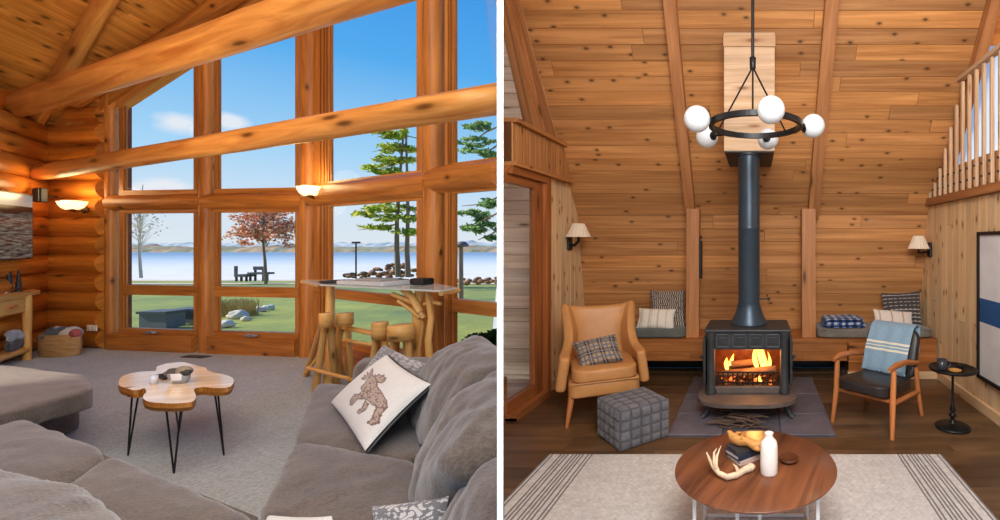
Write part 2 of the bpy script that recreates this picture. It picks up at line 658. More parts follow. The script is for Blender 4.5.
M['peeled'] = wood('peeled', S(232, 184, 110), S(200, 140, 66), .25, .4, 1.5, 14, (2.0, 6.0))
M['oak'] = wood('oak', S(206, 132, 76), S(170, 98, 50), 0, .4, 2, 22)
M['driftwood'] = wood('driftwood', S(232, 176, 104), S(190, 124, 58), 0, .45, 4, 18)
M['firewood'] = wood('firewood', S(150, 104, 66), S(84, 52, 30), 0, .8, 4, 20)
M['carpet'] = fabric('carpet', S(162, 167, 165), 55, .30, .9, 1.0, 2.6, .07)
M['sofa'] = fabric('sofa', S(88, 77, 68), 90, .34, .5, .95, 9.0, .26, sheen=.35)
M['whitefab'] = fabric('whitefab', S(190, 185, 177), 160, .10, .35, .95, 5, .04)
M['pattern'] = fabric('pattern', (1, 1, 1), 160, .10, .4, .95, 5, .04)
M['greencush'] = fabric('greencush', S(98, 102, 94), 150, .12, .3)
M['greycush'] = fabric('greycush', S(122, 116, 106), 150, .12, .3)
M['rug'] = fabric('rug', (1, 1, 1), 42, .16, .8, 1.0, 5, .05)
M['weave'] = fabric('weave', S(108, 108, 112), 110, .22, .5)
M['tan'] = plain('tan', S(194, 138, 82), .42, var=.10, scale=5, bstr=.05)
M['blackleather'] = plain('blackleather', S(44, 38, 36), .38, var=.12)
M['blackmetal'] = plain('blackmetal', S(26, 27, 29), .4, .3)
M['black'] = plain('black', S(22, 22, 24), .5)
M['hairpin'] = plain('hairpin', S(38, 36, 36), .45, .4)
M['iron'] = plain('iron', S(58, 60, 62), .5, .35, var=.2)
M['ironrust'] = plain('ironrust', S(94, 84, 78), .65, .1, var=.2)
M['soot_shade'] = plain('soot_shade', S(46, 26, 16), .95)  # grate soot, dark underfloor slab, painted shade of the bench recess
M['flue'] = plain('flue', S(58, 72, 84), .36, .45, var=.10)
M['slate'] = plain('slate', S(96, 92, 98), .6, var=.25, scale=5)
M['white'] = plain('white', (.93, .93, .93), .6, var=.01)
M['whitemetal'] = plain('whitemetal', S(226, 224, 220), .4)
M['ceramic'] = plain('ceramic', S(238, 232, 222), .35, var=.03)
M['globe'] = glow('globe', S(240, 246, 250), 0.03, (.66, .70, .73), .15)
M['shade'] = plain('shade', S(236, 220, 196), .8, var=.03)
M['bone'] = plain('bone', S(214, 190, 158), .55, var=.2, scale=30)
M['paper'] = plain('paper', S(226, 220, 210), .8)
M['any'] = plain('any', (1, 1, 1), .6, var=.05)
M['gloss'] = plain('gloss', (1, 1, 1), .2, var=.02)
M['basket'] = wood('basket', S(206, 164, 112), S(156, 112, 66), 0, .8, 6, 70)
M['sconce'] = glow('sconce', S(255, 214, 150), 2.0, (.9, .8, .6))
M['sconcemetal'] = plain('sconcemetal', S(92, 66, 40), .4, .6)
M['glass'] = glass('glass', .006)
t = NT('overexposedpane')  # white translucency stands in for an overexposed window pane
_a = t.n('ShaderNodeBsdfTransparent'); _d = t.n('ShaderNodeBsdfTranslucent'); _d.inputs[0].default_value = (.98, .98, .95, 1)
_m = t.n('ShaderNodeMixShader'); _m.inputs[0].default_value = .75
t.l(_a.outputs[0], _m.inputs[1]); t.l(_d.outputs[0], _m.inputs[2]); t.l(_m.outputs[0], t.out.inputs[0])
M['overexposedpane'] = t.m
M['doorglass'] = glass('doorglass', .06, (.95, .96, .98))
t = NT('tabletopglass')
_a = t.n('ShaderNodeBsdfTransparent'); _d = t.n('ShaderNodeBsdfPrincipled'); _d.inputs['Base Color'].default_value = (.62, .68, .66, 1); _d.inputs['Roughness'].default_value = .08
_m = t.n('ShaderNodeMixShader'); _m.inputs[0].default_value = .72
t.l(_a.outputs[0], _m.inputs[1]); t.l(_d.outputs[0], _m.inputs[2]); t.l(_m.outputs[0], t.out.inputs[0])
M['tabletopglass'] = t.m
t = NT('flame')
_l = t.n('ShaderNodeLayerWeight'); _l.inputs[0].default_value = .35
_c = t.mix(t.ramp(_l.outputs['Facing'], [(0, (1.0, .88, .55)), (.5, (1.0, .55, .12)), (.85, (.9, .16, .01))]), t.col(), 1.0, 'MULTIPLY')
_e = t.n('ShaderNodeEmission'); _e.inputs[1].default_value = 5.0
_tr = t.n('ShaderNodeBsdfTransparent'); _m = t.n('ShaderNodeMixShader')
t.l(t.ramp(_l.outputs['Facing'], [(0, 0.0), (.55, .15), (1, 1.0)]), _m.inputs[0])
t.l(_c, _e.inputs[0]); t.l(_e.outputs[0], _m.inputs[1]); t.l(_tr.outputs[0], _m.inputs[2]); t.l(_m.outputs[0], t.out.inputs[0])
M['flame'] = t.m
M['ember'] = glow('ember', (1, .20, .03), 1.6, (.05, .02, .01))
M['firebrick'] = glow('firebrick', (1, .2, .03), .10, S(120, 52, 22))  # faint orange firelight put into the lining as emission
t = NT('leaf')
_d = t.n('ShaderNodeBsdfDiffuse'); _t = t.n('ShaderNodeBsdfTranslucent'); _m = t.n('ShaderNodeMixShader'); _m.inputs[0].default_value = .5
t.l(t.col(), _d.inputs[0]); t.l(t.col(), _t.inputs[0]); t.l(_d.outputs[0], _m.inputs[1]); t.l(_t.outputs[0], _m.inputs[2]); t.l(_m.outputs[0], t.out.inputs[0])
M['leaf'] = t.m
M['bark'] = plain('bark', S(140, 116, 98), .9, var=.25, scale=20)
M['palebark'] = plain('palebark', S(200, 190, 176), .9, var=.2, scale=20)
M['stone'] = plain('stone', S(206, 198, 184), .85, var=.18, scale=6)
M['rip'] = plain('rip', S(150, 112, 86), .9, var=.3, scale=4)
M['screen'] = glow('screen', (1, 1, 1), .55, (.03, .03, .03), .2)
M['chrome'] = plain('chrome', S(190, 190, 188), .3, .8)
# ================================================================== PARTITION between the two rooms: wedge added along sight lines as the image's white strip
def ray(px, Y):
    return ((px - PX0) / FPX * Y, Y)
mb = MB().prism([ray(497.0, .75), ray(503.3, .75), ray(503.3, 3.70), ray(497.0, 4.24)], 0, 5.3)
struct('wall_image_divider', mb, M['white'])
CLP = Vector((*ray(497.0, 1.0), 0)); CLN = Vector((1, (PX0 - 497.0) / FPX, 0)).normalized()   # lodge-side face of the partition

# ================================================================== LODGE ROOM (left): plan skewed, walls and furniture placed from image pixels
K = Vector((-10.17, 6.448, 0))                     # corner of log walls
A = Vector((-9.11, 6.308, 0))                      # left end of window wall
B = Vector((-5.78, 5.87, 0))                       # prow of window wall
C = Vector((-2.39, 4.17, 0))                       # right end of window wall
U = Vector((.931, -.365, 0))                       # across the room
D = Vector((.365, .931, 0))                        # along the room, towards the lake
W = Vector((.68, -.733, 0))                         # left wall, towards the camera
WN = Vector((.733, .68, 0))                        # its normal, into the room
def zc(p):
    return 3.13 + .5 * (Vector((p[0], p[1], 0)) - K).dot(U)

# floor
pr = ray(500, .4); pe = ray(500, 4.2)
mb = MB().prism([(K.x + W.x * 9, K.y + W.y * 9), (pr[0], -.5), pr, pe, (C.x, C.y + .1), (B.x, B.y + .1), (A.x, A.y + .1), (K.x - .2, K.y + .1)], -.12, 0)
struct('floor', mb, M['carpet'])
mb = MB().prism([(-.32, -.5), (2.3, -.5), (2.3, 6), (-2.1, 6), (-2.1, 3.74), ray(500, 3.6), (-.22, .4)], -.12, -.02)
struct('floor', mb, M['soot_shade'])

# log walls
def logwall(name, P, Q, N, zt, h=.262, r=.15, seed=1, ztop=None):
    mb = MB()
    L = (Q - P).length; d = (Q - P).normalized()
    n = int(zt / h) + 1
    for i in range(n):
        z = h * (i + .5)
        pts = [P + d * (L * k / 8) + Vector((0, 0, z)) - N * .06 for k in range(9)]
        if ztop:
            pts = [p for p in pts if z < ztop(p) - .02] or pts[:1]
            if len(pts) < 2: continue
        t = RND.uniform(.86, 1.1)
        mb.tube(pts, r * 1.04, 14, (t, t * RND.uniform(.95, 1), t * .96), wob=.05)
    q = [P - N * .25, Q - N * .25, Q - N * .1, P - N * .1]
    mb.prism([(p.x, p.y) for p in q], 0, zt, (.3, .2, .12))
    return struct(name, mb, M['log'])
Nw = Vector((.13, -.99, 0))
logwall('wall_back', K - (A - K).normalized() * .1, A, Vector((A - K).normalized().cross(Vector((0, 0, 1)))), 3.9, ztop=zc)
logwall('wall_left', K + W * 8.0, K - W * .1, WN, 5.0, ztop=zc)

ridge = K + U * 4.3
# ceiling: tongue-and-groove boards, their run turned off the room axis to fit the image
S_ = U + Vector((0, 0, .5))                        # up the roof slope
Pd = (D - S_ * .5).normalized()                    # run of the boards
nrm = Pd.cross(S_).normalized()
Vd = nrm.cross(Pd).normalized()
O = K + Vector((0, 0, 3.13)) + Pd * 1.6 - Vd * 1.6
mb = MB().planks(O - Pd * 9.5, Pd, Vd, 9.5, 7.6, .135, seed=4, seg=(2, 4.5), gap=.008, dev=.10, hue=.03)
mb.clip(Vector(ridge), U)
for a, b in ((A, B),):
    nn = Vector((0, 0, 1)).cross(b - a).normalized()
    mb.clip(Vector(a) + nn * .12, nn)
struct('ceiling', mb, M['ceilplank'])
ridge = K + U * 4.3
def cp(x, y, z): return Vector((x, y, z))
# flat part of the roof beyond the ridge (above the picture)
q = [ridge + D * 1.1, ridge - D * 7.5, Vector((-.3, -.5, 0)), Vector((-.35, .6, 0)), Vector((-2.3, 4.15, 0))]
mb = MB().prism([(p.x, p.y) for p in q], 5.02, 5.1)
struct('ceiling', mb, M['ceilplank'])

# log rafters under the ceiling
def beam(name, p, q, r, mat, n=12, sag=0.0, wob=.08, seg=14):
    pts = [lerp(p, q, i / seg) + Vector((0, 0, -sag * 4 * (i / seg) * (1 - i / seg))) for i in range(seg + 1)]
    mb = MB().tube(pts, r, n, wob=wob)
    return struct(name, mb, mat)
for i, off in enumerate((.12, 2.1)):
    p = K - D * off + Vector((0, 0, 3.06)) + U * .02
    beam('trim_1', p, p + (U + Vector((0, 0, .5))) * 4.2, .085, M['beam'])
# tie beams across the room
p, q = at(38, 173, 6.15), at(503, 98, 2.93)
q = lerp(p, at(497.5, 99, 2.93), 1.1)
mb = MB().tube([lerp(p, q, i / 16) for i in range(17)], .099, 16, wob=.07)
mb.clip(CLP, CLN)
struct('trim_2', mb, M['beam'])
p0, q0 = at(0, 111, 6.0), at(250, 29, 3.8)
p0, q0 = lerp(p0, q0, -.3), lerp(p0, q0, 1.62)
mb = MB().tube([lerp(p0, q0, i / 16) for i in range(17)], [.137] * 17, 18, wob=.07)
mb.clip(CLP, CLN)
struct('trim_3', mb, M['beam'])

# posts of the window wall
def post(px0, px1, A_, B_, z1, name='trim_4', k=1.0, dz=0):
    c = on_line((px0 + px1) / 2, A_, B_)
    a, b = on_line(px0, A_, B_), on_line(px1, A_, B_)
    # true round log whose outline spans px0..px1
    e = Vector((c.x, c.y)).normalized()
    ang = math.atan2(c.x, c.y)
    r = (px1 - px0) / 2 / FPX * c.y * math.cos(ang) * k
    mb = MB().tube([c + Vector((0, 0, z1 * i / 12)) for i in range(13)], r, 16, wob=.05)
    return struct(name, mb, M['post'])
post(104, 119, K, B, 3.9)
post(198, 216, A, B, 4.6)
post(299, 321, A, B, 5.0)
post(423, 446, B, C, 5.0)

# windows: frames, panes, log rails
LP, RP = (A, B), (B, C)
def bar(mb, ln, x0, x1, z0, z1, t=.07, off=0.0, col=(1, 1, 1)):
    a, b = on_line(x0, *ln), on_line(x1, *ln)
    d = (b - a).normalized(); n = Vector((d.y, -d.x, 0))        # towards the room
    f = n * (off + t / 2); g = n * (off - t / 2)
    za0, za1 = (z0, z0) if not isinstance(z0, tuple) else z0
    zb0, zb1 = (z1, z1) if not isinstance(z1, tuple) else z1
    P = lambda q, w, z: Vector((q.x + w.x, q.y + w.y, z))
    mb.hexa([P(a, f, za0), P(b, f, za1), P(b, g, za1), P(a, g, za0), P(a, f, zb0), P(b, f, zb1), P(b, g, zb1), P(a, g, zb0)], col)
wn = 0
def window(idx, ln, x0, x1, fr, zs, ztop, rake):
    fl_, fr_ = fr, min(fr, 6)
    """x0..x1 opening in px, fr frame width px, zs list of (z0,z1) panes, ztop(px)"""
    fmb = MB()
    lo = zs[0][0]
    zt0, zt1 = ztop(x0), ztop(x1)
    cut = x1 > 496
    bar(fmb, ln, x0, x0 + fr, lo - .06, (zt0, ztop(x0 + fr)), .045)
    if fr > 6:
        for k in (.45, .68, .86):
            bar(fmb, ln, x0 + fr * k, x0 + fr * (k + .07), lo, (ztop(x0) - .03, ztop(x0) - .03), .056, col=(.5, .45, .4))  # groove shade painted as thin dark bars on the frame
    if not cut: bar(fmb, ln, x1 - min(fr, 6), x1, lo - .06, (ztop(x1 - min(fr, 6)), zt1), .045)
    bar(fmb, ln, x0 + fr - 1, x0 + fr + 1.5, lo, (ztop(x0 + fr - 1) - .02, ztop(x0 + fr + 1.5) - .02), .02, col=(.7, .7, .7))
    if not cut: bar(fmb, ln, x1 - fr_ - 1.5, x1 - fr_ + 1, lo, (ztop(x1 - fr_ - 1.5) - .02, ztop(x1 - fr_ + 1) - .02), .02, col=(.7, .7, .7))
    bar(fmb, ln, x0, x1, lo - .075, lo, .06)
    for i in range(len(zs) - 1):
        bar(fmb, ln, x0, x1, zs[i][1], zs[i + 1][0], .05)
    if rake:
        bar(fmb, ln, x0, x1, (zt0 - .05, zt1 - .05), (zt0 + .05, zt1 + .05), .11, col=(1.1, 1.15, 1.2))
    if cut: fmb.clip(CLP, CLN)
    fo = struct('window_%d' % idx, fmb, M['trimwood'])
    for i, (z0, z1) in enumerate(zs):
        g = MB()
        if i == len(zs) - 1:
            bar(g, ln, x0 + fr, x1 - (0 if cut else fr_), z0, (ztop(x0 + fr), ztop(x1 - fr_)), .008)
        else:
            bar(g, ln, x0 + fr, x1 - (0 if cut else fr_), z0, z1, .008)
        if cut: g.clip(CLP, CLN)
        g.build('pane', M['glass'], parent=fo)
    return fo
zt_l = lambda px: zc(on_line(px, A, B)) - .40
zt_r = lambda px: 5.0
w1 = window(1, LP, 121.5, 200, 4, [(.297, .757), (.892, 1.88), (2.2, 9)], zt_l, True)
w2 = window(2, LP, 216, 300.5, 3, [(.297, .757), (.892, 1.88), (2.2, 9)], zt_l, True)
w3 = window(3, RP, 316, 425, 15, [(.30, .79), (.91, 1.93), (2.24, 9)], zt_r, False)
w4 = window(4, RP, 447, 503, 8, [(.30, .80), (.93, 1.97), (2.27, 9)], zt_r, False)
for w in (w1, w2):       # brass crank at the foot of the opening sash
    c = on_line(158 if w is w1 else 257, A, B)
    h = MB().bbox((c.x + .03, c.y - .1, .26), (.16, .05, .025), .008, rz=-.13).tube([(c.x + .02, c.y - .12, .27), (c.x + .10, c.y - .135, .275)], .012, 8)
    h.build('crank_handle', M['chrome'], parent=w)
# log rails between the posts, and sill logs
def rail(ln, x0, x1, z, r, off=-.03, name='trim_5'):
    a, b = on_line(x0, *ln), on_line(x1, *ln)
    d = (b - a).normalized(); n = Vector((d.y, -d.x, 0))
    mb = MB().tube([lerp(a, b, i / 10) + n * off + Vector((0, 0, z)) for i in range(11)], r, 14, wob=.05)
    if x1 > 496: mb.clip(CLP, CLN)
    struct(name, mb, M['post'])
rail(LP, 112, 206, 2.03, .12); rail(LP, 207, 308, 2.03, .12)
rail(RP, 312, 434, 2.085, .145); rail(RP, 435, 502, 2.12, .145)
for ln, x0, x1 in ((LP, 115, 199), (LP, 214, 301), (RP, 318, 424), (RP, 443, 499)):
    mb = MB(); bar(mb, ln, x0, x1, 0, .225, .16, .0)
    struct('trim_6', mb, M['post'])
# log rafter following the rake over the windows
ga, gb = on_line(92, K, B), on_line(309, A, B)
gn = Vector((-.13, -.99, 0))
mb = MB().tube([Vector((0, 0, -.12)) + lerp(Vector((ga.x, ga.y, zc(ga))), Vector((gb.x, gb.y, zc(gb))), i / 10) + gn * .16 for i in range(11)], .10, 12, wob=.06)
struct('trim_7', mb, M['post'])
# boarded gable between window heads and ceiling
mb = MB(); bar(mb, LP, 100, 312, (zt_l(100) + .05, zt_l(312) + .05), (zt_l(100) + .34, zt_l(312) + .34), .1)
bar(mb, (K, A), 60, 104, (zc(on_line(60, K, A)) - .35, zc(on_line(104, K, A)) - .35), (zc(on_line(60, K, A)) - .06, zc(on_line(104, K, A)) - .06), .1)
struct('trim_7', mb, M['beam'])

# ------------------------------------------------------------------ things on the log walls
def wall_pt(px, py, P=K, Q=A, off=0.0):
    d = (Q - P).normalized(); n = Vector((d.y, -d.x, 0))
    c = on_line(px, P + n * off, Q + n * off)
    return Vector((c.x, c.y, EYE - (py - PY0) / FPX * c.y)), d, n

def sconce(px, py, P, Q, off, label, w=.30, h=.13):
    c, d, n = wall_pt(px, py, P, Q, off)
    t = thing('wall_sconce', label, 'wall lamp', c, 0, 'glass uplight sconces of the lodge')
    a = math.atan2(d.y, d.x)
    bk = MB().lathe([(.0, -.012), (.055, -.012), (.055, .0), (.03, .012), (0, .012)], n=20)
    R = Matrix.Rotation(a, 4, 'Z') @ Matrix.Rotation(PI / 2, 4, 'X')
    bk.v = [R @ q + Vector((0, 0, -.05)) for q in bk.v]
    bk.tube([Vector((0, 0, -.05)), n * .06 + Vector((0, 0, -.09)), n * .10 + Vector((0, 0, -.07))], .009, 8)
    bk.lathe([(.0, -.085), (.03, -.07), (.035, -.055), (.0, -.05)], n.xyz * .1, 16)
    bk.build('bracket', M['sconcemetal'], parent=t, local=True)
    for k in (-1, 0, 1):
        sh = MB().lathe([(.018, -.055), (.05, -.03), (.072, .01), (.085, .055), (.078, .055), (.06, .01), (.02, -.04)], n * .1 + d * (k * w * .3) + Vector((0, 0, .0 if k else .01)), 20, ax=1, ay=1)
        sh.build('glass_shade', M['sconce'], parent=t, local=True)
    l = bpy.data.lights.new('sconce_light', 'POINT'); l.energy = 9; l.color = (1, .68, .32); l.shadow_soft_size = .15
    lo = bpy.data.objects.new('sconce_light', l); COL.objects.link(lo); lo.location = c + n * .16 + Vector((0, 0, .16))
sconce(84, 206, K, A, .13, 'lit glass sconce on the log wall left of the windows')
sconce(319, 192, A, B, .16, 'lit glass sconce on the log post between the window panels', .24)

c, d, n = wall_pt(92, 328, K, A, .115)
t = thing('wall_outlet', 'pale double wall outlet low on the log wall beside the basket', 'outlet', c)
a = math.atan2(d.y, d.x)
MB().bbox((0, 0, 0), (.17, .012, .085), .004, rz=a).build('cover_plate', M['ceramic'], parent=t, local=True)
for k in (-.04, .04):
    MB().bbox(d * k + n * .007, (.036, .006, .05), .003, rz=a).build('socket', M['shade'], parent=t, local=True)

c, d, n = wall_pt(41, 203, K, K - D, .0)
c = at(41, 203, 5.98)
t = thing('loudspeaker', 'small black loudspeaker mounted in the corner of the log walls', 'speaker', c)
aa = math.atan2(U.y, U.x)
MB().bbox((0, 0, .105), (.095, .065, .19), .01, rz=aa + .4).build('cabinet', M['black'], parent=t, local=True)
MB().bbox(Vector((.0, -.045, .105)), (.08, .012, .17), .004, rz=aa + .4).build('grille', M['iron'], parent=t, local=True)
MB().tube([(0, 0, .1), (-.10, .20, .1)], .015, 8).build('wall_bracket', M['black'], parent=t, local=True)

# television on the left wall
c = at(30, 195, 5.86)
tb = c + W * 1.15
t = thing('television', 'wall-mounted flat television showing a rippling lake at dusk', 'television', Vector((tb.x, tb.y, c.z - .82)))
def tvp(u, z, o): return c + W * (1.15 * (1 - u)) - Vector((0, 0, .83 * (1 - z))) + WN * o
fm = MB().hexa([tvp(0, 0, -.03), tvp(1, 0, -.03), tvp(1, 0, .02), tvp(0, 0, .02), tvp(0, 1, -.03), tvp(1, 1, -.03), tvp(1, 1, .02), tvp(0, 1, .02)])
fm.build('case', M['black'], parent=t)
def tvcol(u, v):
    if v > .82:
        k = (v - .82) / .18
        return tuple(lerp(Vector(S(196, 188, 172)), Vector(S(160, 165, 165)), k))
    if v > .68: 
        return S(34, 34, 30) if v > .70 + .04 * math.sin(u * 9) else S(80, 80, 74)
    w = mnoise.noise(Vector((u * 5, v * 26 / (1.15 - v) , 3))) + .5 * mnoise.noise(Vector((u * 12, v * 60, 8)))
    k = max(0, min(1, .5 + w * 1.1 - .1 * (1 - v)))
    return tuple(lerp(Vector(S(30, 40, 44)), Vector(S(140, 138, 126)), k))
MB().sheet(lambda u, v: tvp(.012 + .976 * u, .02 + .96 * v, .0215), 90, 60, tvcol, False).build('screen', M['screen'], parent=t)
MB().box(Vector(tvp(.5, .5, -.10)), (.25, .14, .2), math.atan2(W.y, W.x)).build('wall_mount', M['black'], parent=t)

# console table along the left wall
g = atz(27, 360)                                      # near right foot
t = thing('console_table', 'peeled-log console table with a drawer against the log wall', 'table', g)
ZT = 1.5 - (292 - PY0) / FPX * g.y
xw = -.62                                              # depth back to wall
BV = Vector((.9, -.44, 0))
def cpt(a, b, z): return Vector((0, 0, z)) + W * a + BV * b
tp = MB()
tp.hexa([cpt(-.32, .06, ZT - .045), cpt(1.5, .06, ZT - .045), cpt(1.5, xw - .02, ZT - .045), cpt(-.32, xw - .02, ZT - .045), cpt(-.32, .06, ZT), cpt(1.5, .06, ZT), cpt(1.5, xw - .02, ZT), cpt(-.32, xw - .02, ZT)][::1], grain=W)
tp.build('table_top', M['peeled'], parent=t, local=True)
for a in (0, 1.38):
    for b in (0, xw + .04):
        MB().tube([cpt(a, b, z) for z in (0, .2, .4, .6, ZT - .04)], [.035, .036, .034, .036, .036], 12, wob=.15).build('leg', M['peeled'], parent=t, local=True)
MB().hexa([cpt(.03, .0, ZT - .24), cpt(1.36, .0, ZT - .24), cpt(1.36, xw + .05, ZT - .24), cpt(.03, xw + .05, ZT - .24), cpt(.03, .0, ZT - .05), cpt(1.36, .0, ZT - .05), cpt(1.36, xw + .05, ZT - .05), cpt(.03, xw + .05, ZT - .05)], grain=W).build('apron', M['peeled'], parent=t, local=True)
for a in (.07, .74):
    dr = MB().hexa([cpt(a, .012, ZT - .215), cpt(a + .58, .012, ZT - .215), cpt(a + .58, .0, ZT - .215), cpt(a, .0, ZT - .215), cpt(a, .012, ZT - .075), cpt(a + .58, .012, ZT - .075), cpt(a + .58, .0, ZT - .075), cpt(a, .0, ZT - .075)], (1.05, 1.03, 1), grain=W).build('drawer', M['peeled'], parent=t, local=True)
    kb = MB().tube([cpt(a + .20, .03, ZT - .145), cpt(a + .29, .055, ZT - .15), cpt(a + .38, .03, ZT - .145)], .014, 8)
    kb.build('handle', M['oak'], parent=dr, local=False) if False else kb.build('handle', M['oak'], parent=dr, local=True)
sh = MB()
for b in (0, xw + .04):
    sh.tube([cpt(0, b, .13), cpt(1.38, b, .13)], .03, 10, wob=.1)
sh.hexa([cpt(.02, .0, .14), cpt(1.36, .0, .14), cpt(1.36, xw + .05, .14), cpt(.02, xw + .05, .14), cpt(.02, .0, .165), cpt(1.36, .0, .165), cpt(1.36, xw + .05, .165), cpt(.02, xw + .05, .165)], grain=W)
sh.build('shelf', M['peeled'], parent=t, local=True)
def cons(a, b, z): return g + cpt(a, b, z)
for (a, b, h, lb) in ((.13, -.16, .42, 'taller dark carved tree ornament on the console table'), (.045, -.17, .28, 'shorter dark carved tree ornament at the end of the console table')):
    mb = MB(); o = atz(9, 292.6, ZT) if h > .4 else atz(18.5, 291.8, ZT)
    mb.lathe([(.03, 0), (.028, .02), (.01, .03), (.01, .06)], o, 12)
    for k in range(4):
        z0 = .05 + (h - .05) * k / 4.6
        mb.lathe([(.03 * (1 - k * .18), z0), (.012 * (1 - k * .15), z0 + (h - .05) / 3.2), (.0, z0 + (h - .05) / 3.0)], o, 12)
    tag(mb.build('tree_ornament', M['iron']), lb, 'ornament')
o = atz(2, 293.5, ZT)
t2 = thing('candle_jar', 'small white candle jar at the left edge on the console table', 'candle', o)
MB().lathe([(.03, 0), (.034, .01), (.034, .085), (.03, .085), (.029, .02), (0, .02)], n=18).build('jar', M['ceramic'], parent=t2, local=True)
MB().lathe([(.029, .02), (.029, .065), (.0, .067)], n=18).build('wax', M['shade'], parent=t2, local=True)
for (a, b, sx, sz, cc, nm, lb) in ((.16, -.13, .20, .16, S(64, 66, 70), 'folded_throw', 'dark folded throw on the lower shelf of the console'),):
    mb = MB()
    p = [cons(a - .14, b - .1, .166), cons(a + .3, b - .1, .166), cons(a + .3, b + .1, .166), cons(a - .14, b + .1, .166)]
    mb.soft(p + [q + Vector((0, 0, .12)) for q in p], 10, .5, (0, 0, .05), .02, 9, tuple(x for x in cc))
    tag(mb.build(nm, M['pattern']), lb, 'blanket')
    p = [cons(a - .06, b - .07, .285), cons(a + .3, b - .07, .285), cons(a + .3, b + .08, .285), cons(a - .06, b + .08, .285)]
    mb = MB().soft(p + [q + Vector((0, 0, .11)) for q in p], 10, .5, (0, 0, .05), .03, 11, S(170, 172, 174))
    tag(mb.build('folded_throw', M['pattern']), 'pale grey folded throw lying on the dark throw under the console', 'blanket')

# woven basket with rolled blankets
g = atz(60, 355.5)
t = thing('woven_basket', 'oval tan woven basket standing at the foot of the log wall', 'basket', g)
prof = [(.0, .0), (.225, .0), (.245, .03), (.25, .14), (.245, .27), (.25, .285), (.235, .285), (.23, .26), (.235, .05), (0, .03)]
mb = MB()
pr2 = []
for i in range(26):
    z = .285 * i / 25
    pr2.append((.235 + .012 * math.sin(PI * i / 25) + (.006 if i % 2 else 0), z))
mb.lathe([(0, 0)] + pr2 + [(.225, .285), (.215, .03), (0, .03)], n=48, ax=1.0, ay=.42)  # oval plan, flattened in depth to look right from the camera
mb.build('basket_body', M['basket'], parent=t, local=True)
ms = [(-.13, .01, .26, .075, S(70, 74, 82)), (-.02, -.02, .27, .08, S(86, 92, 98)), (.09, .02, .26, .085, S(202, 192, 184)), (-.08, .06, .29, .07, S(176, 150, 146)), (.17, .0, .26, .05, S(150, 76, 72)), (-.19, .02, .24, .045, S(222, 214, 208))]
for i, (x, y, z, r, cc) in enumerate(ms):
    nm = ['slate grey', 'blue grey', 'cream', 'dusty pink', 'dull red', 'white'][i]
    mb = MB()
    a = (-.3, .5, .2, 1.2, -.6, .9)[i]
    dirv = Vector((math.cos(a) * .09, math.sin(a) * .03, .05))
    o = g + Vector((x, y * .6, z))
    mb.tube([o - dirv, o - dirv * .9, o, o + dirv * .9, o + dirv], [r * .8, r, r, r, r * .7], 16, col=lambda p, cc=cc: tuple(q * (1.25 if int(p.x * 60 + p.z * 40) % 3 == 0 else .85) for q in cc), wob=.3)
    tag(mb.build('rolled_blanket', M['pattern']), nm + ' rolled blanket sticking out of the woven basket', 'blanket')

# floor register
c = atz(196, 357.0)
t = thing('floor_vent', 'flat brown floor register in the carpet below the windows', 'vent', c)
mb = MB().bbox((0, 0, .006), (.34, .10, .012), .004, rz=-.13)
mb.build('vent_frame', M['iron'], parent=t, local=True)
for k in range(8):
    MB().box((-.13 + k * .037, .005 - k * .0048, .014), (.012, .07, .006), -.13).build('slat', M['ironrust'], parent=t, local=True)

# ------------------------------------------------------------------ live-edge coffee table
poly = [(75,130),(82,112),(108,97),(140,90),(165,86),(200,85),(225,82),(226,68),(245,60),(275,53),(330,48),(372,58),(400,66),(425,70),(428,80),(455,90),(492,97),(522,106),(535,120),(527,142),(500,150),(460,151),(410,147),(378,155),(380,170),(384,190),(368,206),(330,211),(290,213),(240,211),(205,208),(180,200),(172,188),(178,176),(185,168),(178,152),(155,158),(130,160),(112,154),(92,148),(78,142)]
ZC = .50
def smooth_loop(q, k=3):
    out = []
    n = len(q)
    for i in range(n):
        a, b, c, d = (Vector(q[(i + j) % n]) for j in (-1, 0, 1, 2))
        for j in range(k):
            t_ = j / k
            out.append(.5 * (2 * b + (c - a) * t_ + (2 * a - 5 * b + 4 * c - d) * t_ ** 2 + (3 * b - a - 3 * c + d) * t_ ** 3))
    return out
poly = smooth_loop(poly)
pts = [atz(100 + x / 4, 350 + y / 4, ZC) for x, y in poly]
cen = sum(pts, Vector()) / len(pts)
t = thing('coffee_table', 'live-edge wood slab coffee table on black hairpin legs', 'table', Vector((cen.x, cen.y, 0)))
bm_pts = pts
mb = MB()
lo = [Vector((p.x + (cen.x - p.x) * .02, p.y + (cen.y - p.y) * .02, ZC - .055)) for p in pts]
mid = [Vector((p.x - (cen.x - p.x) * .012, p.y - (cen.y - p.y) * .012, ZC - .03)) for p in pts]
n_ = len(pts)
tb_ = MB().prism([(p.x, p.y) for p in pts], ZC - .004, ZC, grain=(1, .35, 0))
mb.v, mb.f, mb.uv, mb.c, mb.sm, mb.mi = tb_.v, tb_.f, tb_.uv, tb_.c, tb_.sm, tb_.mi
mb.build('slab_top', M['liveedge'], parent=t)
eg = MB()
up = [Vector((p.x, p.y, ZC - .001)) for p in pts]
for a, b in ((up, mid), (mid, lo)):
    for i in range(n_):
        j = (i + 1) % n_
        eg.raw([a[i], a[j], b[j], b[i]], [(3, 2, 1, 0)], [[(0, 0), (.1, 0), (.1, .03), (0, .03)]], (RND.uniform(.85, 1.1),) * 3, True)
eg.prism([(p.x, p.y) for p in lo], ZC - .056, ZC - .05, (.8, .7, .6))
eg.build('live_edge', M['barkedge'], parent=t)
